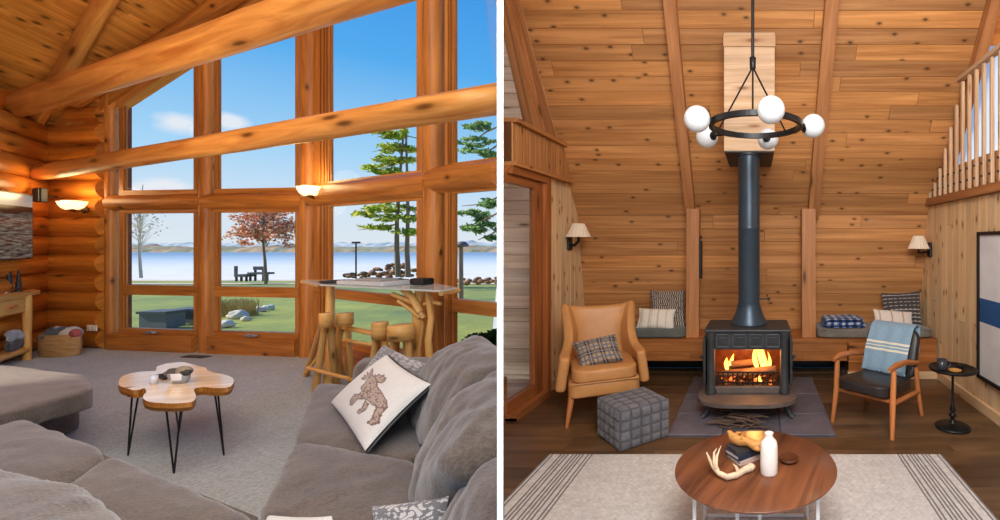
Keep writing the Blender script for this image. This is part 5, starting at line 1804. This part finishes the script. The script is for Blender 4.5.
MB().sheet(lambda u, v: Vector((XR - .03, yb_ - .02 - u * (yb_ - yf_ - .04), zb_ + .02 + v * (zt_ - zb_ - .04))), 24, 60, art, False).build('canvas', M['any'], parent=t)

# ---------------- chandelier
ZR = 2.27
c0 = Vector((.005, 3.0, ZR))
chd = thing('chandelier', 'black ring chandelier with five white glass globes hanging on a rod', 'chandelier', (0.0, 3.0, 4.14))
MB().tube([Vector((-.015, 3.0, 4.14)), Vector((-.015, 3.0, 2.72))], .011, 10).build('rod', M['blackmetal'], parent=chd)
MB().lathe([(0, 4.14), (.06, 4.14), (.06, 4.11), (.012, 4.10)], (-.015, 3.0, 0), 20).build('canopy', M['blackmetal'], parent=chd)
MB().lathe([(.012, 2.64), (.02, 2.65), (.022, 2.72), (.012, 2.73)], (-.015, 3.0, 0), 16).build('hub', M['blackmetal'], parent=chd)
rg = MB()
n = 64
R_ = .298
vs = []; fs = []
for k in range(n):
    th = 2 * PI * k / n
    for r_, z_ in ((R_ - .013, -.018), (R_ + .013, -.018), (R_ + .013, .018), (R_ - .013, .018)):
        vs.append(c0 + Vector((r_ * math.cos(th), r_ * math.sin(th), z_)))
for k in range(n):
    for j in range(4):
        fs.append((k * 4 + j, ((k + 1) % n) * 4 + j, ((k + 1) % n) * 4 + (j + 1) % 4, k * 4 + (j + 1) % 4))
rg.raw(vs, [f[::-1] for f in fs])
rg.build('ring', M['blackmetal'], parent=chd)
for th in (PI * .83, PI * .25, -PI * .52):
    e = c0 + Vector((R_ * math.cos(th), R_ * math.sin(th), .015))
    MB().tube([Vector((-.015, 3.0, 2.66)), e], .006, 8).build('suspension_bar', M['blackmetal'], parent=chd)
for px, py, r in ((697, 119, 13.2), (707, 137, 11), (771, 110, 14), (768, 139, 10.6), (813, 126, 11.8)):
    Y = .083 * FPX / r
    g = at(px, py, Y)
    v = Vector((g.x - c0.x, g.y - c0.y, 0)); v.normalize()
    e = c0 + v * R_
    cupc = g + (e - g).normalized() * .082
    ar = MB().tube([e, lerp(e, cupc, .5), cupc], .012, 8)
    ao = ar.build('globe_arm', M['blackmetal'], parent=chd)
    cu = MB().tube([cupc, g + (e - g).normalized() * .066], [.03, .038], 14)
    cu.build('globe_cup', M['blackmetal'], parent=ao)
    MB().ball(g, .083, 32, 20).build('globe', M['globe'], parent=chd)

# ---------------- rug
RX0, RX1, RY0, RY1 = -1.44, 1.30, 1.0, 3.14
def rugcol(u, v):
    x = min(u, 1 - u) * (RX1 - RX0)
    n = 1 + .10 * mnoise.noise(Vector((u * 90, v * 40, 0))) + .07 * mnoise.noise(Vector((u * 8, v * 60, 5)))
    c = S(196, 194, 191)
    if x < .32:
        if (x / .027) % 1 < .40: c = S(112, 108, 106)
    elif (int(v * 120) + int(u * 160)) % 2: n *= .93
    return tuple(k * n for k in c)
t = thing('area_rug', 'pale woven rug with dark striped ends under the round table', 'rug', (0, 2.1, 0))
mb = MB().sheet(lambda u, v: Vector((RX0 + (RX1 - RX0) * u, RY0 + (RY1 - RY0) * v, .012 + .002 * mnoise.noise(Vector((u * 60, v * 40, 1))))), 230, 110, rugcol)
for (xa, ya, xb, yb2) in ((RX0, RY0, RX0, RY1), (RX1, RY1, RX1, RY0), (RX0, RY1, RX1, RY1), (RX1, RY0, RX0, RY0)):
    mb.raw([Vector((xa, ya, .001)), Vector((xb, yb2, .001)), Vector((xb, yb2, .012)), Vector((xa, ya, .012))], [(0, 1, 2, 3), (3, 2, 1, 0)], col=(.4, .37, .34))
mb.clip(Vector((*ray(504.2, 1.0), 0)), Vector((-1, -(PX0 - 504.2) / FPX, 0)).normalized())
mb.build('rug_weave', M['rug'], parent=t)

# ---------------- round coffee table
TC = Vector((.005, 2.216, 0)); TR = .394; TZ = .40
t = thing('coffee_table', 'round walnut coffee table with a white metal frame on the rug', 'table', (TC.x, TC.y, .012))
MB().lathe([(0, TZ - .022), (TR - .03, TZ - .022), (TR - .006, TZ - .012), (TR, TZ - .004), (TR - .002, TZ), (0, TZ)], TC, 72).build('table_top', M['walnut'], parent=t)
# re-map the grain of the top along one direction
o = t.children[-1]
uvl = o.data.uv_layers['UVMap'].data
for pl in o.data.polygons:
    for li in pl.loop_indices:
        co = o.data.vertices[o.data.loops[li].vertex_index].co
        uvl[li].uv = (co.y * .8 + co.x * .35, co.x * .9 - co.y * .3)
lx, ly0, ly1 = .27, 2.01, 2.42
for x in (-lx, lx + .01):
    for y in (ly0, ly1):
        MB().bbox((x, y, (TZ - .022 + .013) / 2), (.016, .016, TZ - .036), .003).build('leg', M['whitemetal'], parent=t)
for z in (TZ - .033, .026):
    for c_, d_ in (((.005, ly0, z), (2 * lx - .02, .014, .014)), ((.005, ly1, z), (2 * lx - .02, .014, .014)), ((-lx, (ly0 + ly1) / 2, z), (.014, ly1 - ly0 - .03, .014)), ((lx + .01, (ly0 + ly1) / 2, z), (.014, ly1 - ly0 - .03, .014))):
        MB().bbox(c_, d_, .003).build('frame_rail', M['whitemetal'], parent=t)
for x in (-.075, .02):
    MB().bbox((x, ly0 - .10, (TZ - .022 + .013) / 2), (.016, .016, TZ - .036), .003).build('leg', M['whitemetal'], parent=t)

def onT(px, py, z=TZ): return atz(px, py, z)
# books
def book(label, c, sx, sy, z0, h, rz, cover, spine, n=0):
    t = thing('book', label, 'book', Vector((c.x, c.y, z0)), rz, 'books stacked on the round table')
    MB().bbox((0, 0, h - .0025), (sx, sy, .005), .0015, col=cover).build('cover', M['any'], parent=t, local=True)
    MB().bbox((0, 0, .0025), (sx, sy, .005), .0015, col=cover).build('cover', M['any'], parent=t, local=True)
    MB().box((.0, .003, h / 2), (sx - .012, sy - .012, h - .01)).build('pages', M['paper'], parent=t, local=True)
    MB().bbox((0, -sy / 2 + .003, h / 2), (sx, .006, h), .002, col=spine).build('spine', M['any'], parent=t, local=True)
bc0 = onT(743, 458)
rzb = .62
book('thick pale book at the bottom of the stack on the round table', bc0 + Vector((.012, .005, 0)), .145, .125, TZ + .001, .022, rzb, S(206, 196, 190), S(196, 170, 160))
book('dark navy book in the middle of the stack on the round table', bc0 + Vector((.004, .002, 0)), .150, .118, TZ + .024, .026, rzb + .05, S(46, 52, 66), S(38, 46, 62))
book('topmost dark book with an orange mark in the stack on the round table', bc0 + Vector((.0, .004, 0)), .135, .112, TZ + .051, .014, rzb - .06, S(52, 50, 54), S(70, 60, 60))
tp = MB().bbox(bc0 + Vector((.0, .0, TZ + .0672 - bc0.z)), (.045, .022, .0015), .0005, rz=rzb, col=S(196, 120, 70))
tp.build('cover_mark', M['any'], parent=[o for o in bpy.data.objects if o.name.startswith('book') and o.type == 'EMPTY'][-1])
# carved driftwood piece on the books
def Q(px, py, z, Y=None): return atz(px, py, z) if Y is None else at(px, py, Y)
zz = TZ + .085
dw = MB()
dw.tube([Q(729, 434, zz), Q(733, 440, zz), Q(740, 443, zz), Q(748, 443, zz + .004), Q(755, 447, zz), Q(761, 447, zz - .002), Q(768, 441, zz)], [.012, .024, .022, .021, .024, .022, .008], 12, wob=.3, sy=1.0)
dw.tube([Q(741, 443, zz + .008), Q(743, 437, zz + .018), Q(746, 433, zz + .02)], [.016, .012, .004], 8, wob=.2)
dw.tube([Q(733, 440, zz + .01), Q(737, 435, zz + .015), Q(741, 434, zz + .015)], [.012, .010, .004], 8, wob=.2)
dw.tube([Q(752, 446, zz), Q(757, 450, zz - .008), Q(760, 452, zz - .012)], [.016, .014, .006], 8)
zmin = min(v.z for v in dw.v)
for v in dw.v: v.z += TZ + .068 - zmin
tag(dw.build('driftwood', M['driftwood']), 'honey-coloured carved driftwood piece lying on top of the books', 'ornament')
# antler
an = MB()
zz = TZ + .02
an.tube([Q(751, 467, zz), Q(744, 470, zz), Q(736, 475, zz), Q(727, 477, zz), Q(719, 473, zz + .01), Q(713, 466, zz + .028), Q(709, 458, zz + .05), Q(706.5, 452, zz + .07)], [.021, .017, .015, .014, .012, .010, .007, .002], 10, wob=.25)
an.tube([Q(718, 472, zz + .012), Q(714, 462, zz + .05), Q(714, 453, zz + .085), Q(717, 448, zz + .10)], [.010, .009, .006, .0015], 8, wob=.2)
an.tube([Q(716, 468, zz + .03), Q(717, 456, zz + .08), Q(721, 446, zz + .11)], [.008, .006, .0015], 8, wob=.2)
an.tube([Q(739, 473, zz), Q(736, 467, zz + .012), Q(733, 464, zz + .02)], [.011, .007, .0015], 8)
an.ball(Q(751, 467, zz), .022, 12, 8, (1.05, 1, .95), (1, 1, .8), .3)
zmin = min(v.z for v in an.v)
for v in an.v: v.z += TZ - zmin + .0005
tag(an.build('antler', M['bone']), 'shed deer antler lying left of the books on the round table', 'antler')
# bottle vase
o = onT(769, 473)
t = thing('bottle_vase', 'white ceramic bottle with a narrow neck standing on the round table', 'vase', o)
s_ = o.y / FPX
H_ = 41 * s_ * .985
MB().lathe([(0, .0), (8.0 * s_, 0), (8.6 * s_, .006), (8.7 * s_, H_ * .3), (8.6 * s_, H_ * .68), (7.6 * s_, H_ * .79), (4.8 * s_, H_ * .865), (4.0 * s_, H_ * .90), (4.3 * s_, H_ * .985), (4.5 * s_, H_), (3.5 * s_, H_), (3.2 * s_, H_ * .9), (0, H_ * .88)], n=32).build('vase_body', M['ceramic'], parent=t, local=True)
o = onT(789, 461.5)
mb = MB().lathe([(0, 0), (.034, 0), (.046, .010), (.050, .022), (.046, .022), (.036, .010), (0, .007)], o, 32, col=(.55, .5, .48))
tag(mb.build('small_dish', M['walnut']), 'small dark wooden dish right of the white bottle on the round table', 'dish')

# ---------------- woven pouf
t = thing('woven_pouf', 'grey woven felt cube pouf in front of the tan armchair', 'pouf', (-.94, 3.47, 0), math.radians(42))
S_p, H_p = .405, .29
def face(o_, u_, v_, n_cells):
    o_, u_, v_ = Vector(o_), Vector(u_), Vector(v_)
    nn_ = u_.cross(v_).normalized()
    def f(u, v):
        a, b = u * n_cells[0], v * n_cells[1]
        i, j = min(int(a), n_cells[0] - 1), min(int(b), n_cells[1] - 1)
        x, y = 2 * (a - i) - 1, 2 * (b - j) - 1
        if (i + j) % 2: x, y = y, x
        h = .012 * (1 - x * x) ** .5 * (1 if abs(y) < .96 else .6) * (1 - .25 * y * y) if abs(x) < 1 else 0
        ed = min(1, min(u, 1 - u, v, 1 - v) * 9) ** .5
        return o_ + u_ * u + v_ * v + nn_ * (h * ed - .012 * (1 - ed))
    def cc(u, v):
        a, b = u * n_cells[0], v * n_cells[1]
        i, j = min(int(a), n_cells[0] - 1), min(int(b), n_cells[1] - 1)
        x, y = 2 * (a - i) - 1, 2 * (b - j) - 1
        if (i + j) % 2: x, y = y, x
        k = .62 if max(abs(x), abs(y)) > .86 else 1.0
        return ((k, k, k * 1.02) if (i + j) % 2 else (k * .88, k * .88, k * .9))
    return f, cc
pm = MB(); hs = S_p / 2
for o_, u_, v_, nc in (((-hs, -hs, 0), (S_p, 0, 0), (0, 0, H_p), (5, 4)), ((hs, -hs, 0), (0, S_p, 0), (0, 0, H_p), (5, 4)), ((hs, hs, 0), (-S_p, 0, 0), (0, 0, H_p), (5, 4)), ((-hs, hs, 0), (0, -S_p, 0), (0, 0, H_p), (5, 4)), ((-hs, -hs, H_p), (S_p, 0, 0), (0, S_p, 0), (5, 5))):
    f, cc = face(o_, u_, v_, nc)
    pm.sheet(f, nc[0] * 8, nc[1] * 8, cc)
pm.build('woven_cover', M['weave'], parent=t, local=True)
MB().box((0, 0, .01), (S_p - .02, S_p - .02, .02)).build('base_panel', M['black'], parent=t, local=True)

# ---------------- tan wing armchair
AR = math.radians(24)
arm = thing('wing_armchair', 'tan leather wingback armchair on tapered wooden legs left of the stove', 'armchair', (-1.365, 4.02, 0), AR)
def shell(t_, h):
    """t_ -1..1 round the back, h 0..1 up"""
    a = abs(t_); sg = 1 if t_ > 0 else -1
    BK = .46
    if a < BK:
        k = a / BK
        zt = .875 + .05 * k ** 2
        zb = .22
        z = zb + (zt - zb) * h
        w = .235 + .085 * max(0, (z - .60) / .30) ** 1.5 + .055 * max(0, (.62 - z) / .4)
        x = sg * w * math.sin(k * PI / 2) ** .9
        y = .30 - .09 * k ** 2.4
        y += .20 * max(0, z - .40)
    else:
        s_ = (a - BK) / (1 - BK)
        f = max(0, 1 - s_ / .50)
        zt = .555 + .37 * f ** 1.5 - .05 * max(0, (s_ - .6))
        zb = .25
        z = zb + (zt - zb) * h
        w0 = .235 + .085 * max(0, (z - .60) / .30) ** 1.5 + .055 * max(0, (.62 - z) / .4)
        x = sg * (w0 + (.07) * min(1, s_ * 1.6) ** .8 + .04 * max(0, z - .55) * (1 - f) )
        y = .21 + .20 * max(0, z - .40) * (1 - min(1, s_ * 1.5)) - .42 * s_
    return Vector((x, y, z))
mb = MB().sheet(lambda u, v: shell(-1 + 2 * u, v), 26, 8)
so_ = mb.build('shell', M['tan'], parent=arm, local=True)
m1 = so_.modifiers.new('th', 'SOLIDIFY'); m1.thickness = .085; m1.offset = 0.2
m3 = so_.modifiers.new('ss', 'SUBSURF'); m3.levels = 2; m3.render_levels = 2
def bx8(x0, x1, y0, y1, z0, z1, tx=0, ty=0):
    return [Vector((x0, y0, z0)), Vector((x1, y0, z0)), Vector((x1, y1, z0)), Vector((x0, y1, z0)), Vector((x0 - tx, y0 - ty, z1)), Vector((x1 + tx, y0 - ty, z1)), Vector((x1 + tx, y1 + ty, z1)), Vector((x0 - tx, y1 + ty, z1))]
MB().soft(bx8(-.262, .262, -.335, .27, .335, .455), 14, .34, (.0, .03, .14), .004).build('seat_cushion', M['tan'], parent=arm, local=True)
MB().soft(bx8(-.285, .285, -.325, .27, .215, .345), 12, .25, (.0, .02, .0)).build('seat_frame', M['tan'], parent=arm, local=True)
for x, y, fx, fy in ((-.26, -.26, -.30, -.32), (.26, -.26, .30, -.32), (-.22, .24, -.27, .36), (.22, .24, .27, .36)):
    MB().tube([Vector((x, y, .235)), Vector(((x + fx) / 2, (y + fy) / 2, .12)), Vector((fx, fy, 0))], [.026, .021, .013], 12).build('leg', M['oak'], parent=arm, local=True)
MB().tube([Vector((.26 * math.cos(a), -.345, .345)) for a in (PI, PI * .66, PI * .33, 0)], .006, 6).build('piping', M['tan'], parent=arm, local=True)
def plaid(u, v):
    a, b = (u * 3.4 + .15) % 1, (v * 2.5 + .3) % 1
    dark = (a < .42) + (b < .42)
    c = (S(168, 148, 116), S(118, 102, 84), S(62, 60, 66))[dark]
    if abs(a - .7) < .05 or abs(b - .7) < .06: c = S(104, 104, 120)
    if abs(a - .2) < .03 or abs(b - .2) < .035: c = S(150, 150, 156)
    return c
p = [at(580, 370, 3.76), at(624, 360, 3.84), at(616, 334, 4.0), at(572, 343, 3.92)]
t = thing('throw_pillow', 'plaid wool cushion in grey, brown and cream sitting in the tan armchair', 'cushion', (p[0] + p[1]) / 2)
MB().pillow(*p, .075, 60, plaid).build('pillow_cover', M['pattern'], parent=t)

# ---------------- lounge chair with a throw
FL, FR, BR, BL = Vector((.672, 3.73, 0)), Vector((1.04, 3.42, 0)), Vector((1.345, 3.86, 0)), Vector((1.0, 4.16, 0))
cc_ = (FL + FR + BR + BL) / 4 + Vector((.02, 0, 0))
xa = (FR - FL).normalized(); ya = Vector((-xa.y, xa.x, 0))
LR = math.atan2(xa.y, xa.x)
lc = thing('lounge_chair', 'low wooden-armed lounge chair with black leather seat right of the stove', 'armchair', cc_, LR)
hw, hd = .245, .275
for sx in (-1, 1):
    x = sx * hw
    MB().tube([Vector((x + sx * .012, -hd - .03, 0)), Vector((x, -hd + .01, .26)), Vector((x, -hd + .03, .505))], [.017, .024, .021], 12).build('leg', M['oak'], parent=lc, local=True)
    MB().tube([Vector((x + sx * .012, hd + .04, 0)), Vector((x, hd - .02, .22)), Vector((x, hd - .06, .43))], [.016, .022, .018], 12).build('leg', M['oak'], parent=lc, local=True)
    am = MB()
    pts = [Vector((x - sx * .004, -hd - .045, .525)), Vector((x, -hd + .06, .535)), Vector((x, 0, .52)), Vector((x, hd - .02, .465))]
    am.tube(pts, [.018, .027, .024, .017], 12, sy=.62)
    am.v = am.v
    am.build('armrest', M['oak'], parent=lc, local=True)
    MB().tube([Vector((x, -hd + .02, .255)), Vector((x, hd - .02, .22))], .02, 10).build('side_rail', M['oak'], parent=lc, local=True)
MB().tube([Vector((-hw, -hd + .04, .26)), Vector((hw, -hd + .04, .26))], .018, 10).build('cross_rail', M['oak'], parent=lc, local=True)
MB().soft(bx8(-.245, .245, -.32, .24, .275, .385) if False else [Vector((-.225, -.325, .285)), Vector((.225, -.325, .285)), Vector((.225, .24, .24)), Vector((-.225, .24, .24)), Vector((-.225, -.325, .395)), Vector((.225, -.325, .395)), Vector((.225, .24, .345)), Vector((-.225, .24, .345))], 14, .4, (0, .02, .10), .003).build('seat_cushion', M['blackleather'], parent=lc, local=True)
bk8 = [Vector((-.235, .16, .33)), Vector((.235, .16, .33)), Vector((.235, .25, .31)), Vector((-.235, .25, .31)), Vector((-.235, .30, .73)), Vector((.235, .30, .73)), Vector((.235, .385, .72)), Vector((-.235, .385, .72))]
MB().soft(bk8, 14, .4, (.0, .10, .02), .003).build('back_cushion', M['blackleather'], parent=lc, local=True)
# throw over the back
def throwcol(u, v):
    k = v
    b = S(132, 160, 178)
    n = 1 + .1 * mnoise.noise(Vector((u * 30, v * 60, 1)))
    for s0 in (.285, .335, .385):
        if abs(k - s0) < .012: b = S(222, 214, 190)
    return tuple(q * n for q in b)
def throwp(u, v):
    x = -.19 + .39 * u + .03 * (v - .5)
    if v < .62:
        k = v / .62
        y0, z0, y1, z1 = .125, .385, .272, .742
        y, z = y0 + (y1 - y0) * k, z0 + (z1 - z0) * k
        y -= .024 * math.sin(PI * k)
    elif v < .72:
        k = (v - .62) / .10
        y = .272 + .145 * k; z = .742 + .022 * math.sin(PI * k)
    else:
        k = (v - .72) / .28
        y = .417 - .04 * k; z = .742 - .22 * k
    y += .004 * math.sin(u * 19)
    return Vector((x, y, z)) 
R4 = Matrix.Translation(cc_) @ Matrix.Rotation(LR, 4, 'Z')
th = MB().sheet(lambda u, v: R4 @ throwp(u, v), 34, 70, throwcol)
for k in range(34):
    q = R4 @ throwp((k + .5) / 34, 0)
    th.tube([q, q + Vector((RND.uniform(-.006, .006), 0, -.022))], .003, 4, col=S(132, 160, 178))
tt = thing('throw_blanket', 'light blue throw with three cream stripes draped over the lounge chair back', 'blanket', R4 @ Vector((0, .3, .4)))
to = th.build('blanket_cloth', M['pattern'], parent=tt)
m1 = to.modifiers.new('th', 'SOLIDIFY'); m1.thickness = .012; m1.offset = 0

# ---------------- side table, mug, dish
st_c = Vector((1.59, 3.62, 0))
t = thing('side_table', 'small round black pedestal side table with a turned stem by the right wall', 'table', st_c)
MB().lathe([(0, .458), (.155, .458), (.178, .462), (.184, .478), (.178, .484), (.17, .472), (0, .470)], n=40).build('tray_top', M['blackmetal'], parent=t, local=True)
MB().lathe([(.04, .03), (.022, .05), (.014, .07), (.016, .085), (.034, .10), (.016, .115), (.014, .13), (.028, .143), (.016, .157), (.02, .168), (.012, .18), (.0095, .23), (.0095, .43), (.02, .452), (.03, .458)], n=20).build('stem', M['blackmetal'], parent=t, local=True)
MB().lathe([(0, 0), (.132, 0), (.136, .012), (.12, .022), (.06, .03), (.035, .04), (0, .04)], n=36).build('base', M['blackmetal'], parent=t, local=True)
o = at(942, 368, 3.60); o.z = .4705
t = thing('mug', 'dark ceramic mug standing on the black side table', 'mug', o)
MB().lathe([(0, 0), (.034, 0), (.038, .01), (.039, .085), (.035, .085), (.033, .012), (0, .01)], n=24, col=S(52, 54, 60)).build('mug_body', M['gloss'], parent=t, local=True)
MB().tube([Vector((.036, -.01, .07)), Vector((.06, -.012, .065)), Vector((.062, -.012, .035)), Vector((.036, -.01, .022))], .006, 8, col=S(52, 54, 60)).build('handle', M['gloss'], parent=t, local=True)
o = at(955, 373, 3.56); o.z = .4705
mb = MB().lathe([(0, 0), (.04, 0), (.05, .012), (.046, .012), (.036, .006), (0, .005)], o, 24)
tag(mb.build('small_dish', M['driftwood']), 'small tan wooden dish in front of the mug on the side table', 'dish')
o = at(960, 369.5, 3.66); o.z = .4705
mb = MB().bbox(o + Vector((0, 0, .012)), (.055, .04, .024), .006, rz=.4)
tag(mb.build('trinket_box', M['black']), 'tiny black trinket box at the right of the side table top', 'box')

# ================================================================== LIGHT
w = bpy.data.worlds.new('world'); scene.world = w
w.use_nodes = True
nt = w.node_tree; nt.nodes.clear()
def N(t_, **k):
    x = nt.nodes.new(t_)
    for a, b in k.items(): setattr(x, a, b)
    return x
out = N('ShaderNodeOutputWorld'); bg = N('ShaderNodeBackground')
tc = N('ShaderNodeTexCoord'); sp = N('ShaderNodeSeparateXYZ')
nt.links.new(tc.outputs['Generated'], sp.inputs[0])
rp = N('ShaderNodeValToRGB')
e = rp.color_ramp.elements
e[0].position = 0.0; e[0].color = (*S(222, 232, 240), 1)
e[1].position = 1.0; e[1].color = (*S(30, 104, 196), 1)
for p_, c_ in ((.05, S(212, 230, 246)), (.14, S(166, 214, 248)), (.30, S(84, 172, 240)), (.48, S(54, 146, 228))):
    x = e.new(p_); x.color = (*c_, 1)
nt.links.new(sp.outputs[2], rp.inputs[0])
# cumulus puffs: noise inside soft lobes around fixed sky directions
nz = N('ShaderNodeTexNoise'); nz.inputs['Scale'].default_value = 11; nz.inputs['Detail'].default_value = 6; nz.inputs['Roughness'].default_value = .6
mp = N('ShaderNodeMapping'); mp.inputs['Scale'].default_value = (1, 1, 2.2)
nt.links.new(tc.outputs['Generated'], mp.inputs[0]); nt.links.new(mp.outputs[0], nz.inputs['Vector'])
acc = None
for px, py, wd in ((178, 122, .045), (200, 128, .035), (163, 186, .042), (228, 122, .035), (146, 190, .03)):
    d = Vector(((px - PX0) / FPX, 1, (PY0 - py) / FPX)).normalized()
    vm = N('ShaderNodeVectorMath', operation='DISTANCE')
    mp2 = N('ShaderNodeMapping'); mp2.inputs['Scale'].default_value = (1, 1, 1.9)
    nt.links.new(tc.outputs['Generated'], mp2.inputs[0])
    nt.links.new(mp2.outputs[0], vm.inputs[0]); vm.inputs[1].default_value = (d.x, d.y, d.z * 1.9)
    mr = N('ShaderNodeMapRange'); mr.inputs['From Min'].default_value = wd; mr.inputs['From Max'].default_value = 0
    nt.links.new(vm.outputs['Value'], mr.inputs[0])
    if acc is None: acc = mr.outputs[0]
    else:
        mx = N('ShaderNodeMath', operation='MAXIMUM'); nt.links.new(acc, mx.inputs[0]); nt.links.new(mr.outputs[0], mx.inputs[1]); acc = mx.outputs[0]
ad = N('ShaderNodeMath', operation='ADD'); nt.links.new(acc, ad.inputs[0]); nt.links.new(nz.outputs[0], ad.inputs[1])
mr2 = N('ShaderNodeMapRange'); mr2.inputs['From Min'].default_value = .78; mr2.inputs['From Max'].default_value = 1.18; mr2.inputs['To Max'].default_value = .85
nt.links.new(ad.outputs[0], mr2.inputs[0])
gt = N('ShaderNodeMath', operation='GREATER_THAN'); nt.links.new(acc, gt.inputs[0]); gt.inputs[1].default_value = .001
ml = N('ShaderNodeMath', operation='MULTIPLY'); nt.links.new(mr2.outputs[0], ml.inputs[0]); nt.links.new(gt.outputs[0], ml.inputs[1])
mxc = N('ShaderNodeMix', data_type='RGBA')
nt.links.new(ml.outputs[0], mxc.inputs[0]); nt.links.new(rp.outputs[0], mxc.inputs[6]); mxc.inputs[7].default_value = (*S(238, 240, 246), 1)
nt.links.new(mxc.outputs[2], bg.inputs[0]); bg.inputs[1].default_value = 1.0
nt.links.new(bg.outputs[0], out.inputs[0])

def lamp(name, typ, loc, energy, color=(1, 1, 1), size=1.0, target=None, size_y=None, rot=None):
    l = bpy.data.lights.new(name, typ); l.energy = energy; l.color = color
    if typ == 'AREA':
        l.size = size
        if size_y: l.shape = 'RECTANGLE'; l.size_y = size_y
    elif typ == 'SUN': l.angle = size
    else: l.shadow_soft_size = size
    o = bpy.data.objects.new(name, l); COL.objects.link(o); o.location = loc
    if target is not None:
        o.rotation_euler = (Vector(target) - Vector(loc)).to_track_quat('-Z', 'Y').to_euler()
    if rot: o.rotation_euler = rot
    return o
sun = lamp('sun', 'SUN', (-20, -5, 30), 6.5, (1, .95, .86), .01)
sun.rotation_euler = Vector((.80, .10, -.60)).to_track_quat('-Z', 'Y').to_euler()
lamp('lodge_top_fill', 'AREA', (-3.6, 1.6, 4.6), 110, (1, .93, .84), 3.0, (-5.0, 3.6, 0))  # unseen fill lamp added to brighten the lodge from above
lamp('lodge_front_fill', 'AREA', (-1.6, .2, 2.6), 48, (1, .95, .9), 1.6, (-4.5, 3.2, .8))  # further fill added on the camera side of the lodge, out of view
lamp('cabin_fill', 'AREA', (.3, .3, 3.0), 158, (1, .95, .90), 1.6, (0, 4.2, .8))  # added fill that lifts the whole cabin, no fixture there
lamp('lodge_upward_fill', 'AREA', (-5.4, 2.2, 1.1), 70, (1, .86, .66), 1.5, (-7.0, 4.6, 4.2))  # added lamp aimed upwards to brighten the ceiling boards
lamp('loft_light', 'AREA', (3.4, 3.2, 3.9), 30, (1, .82, .55), 1.0, (3.3, 3.4, 2))
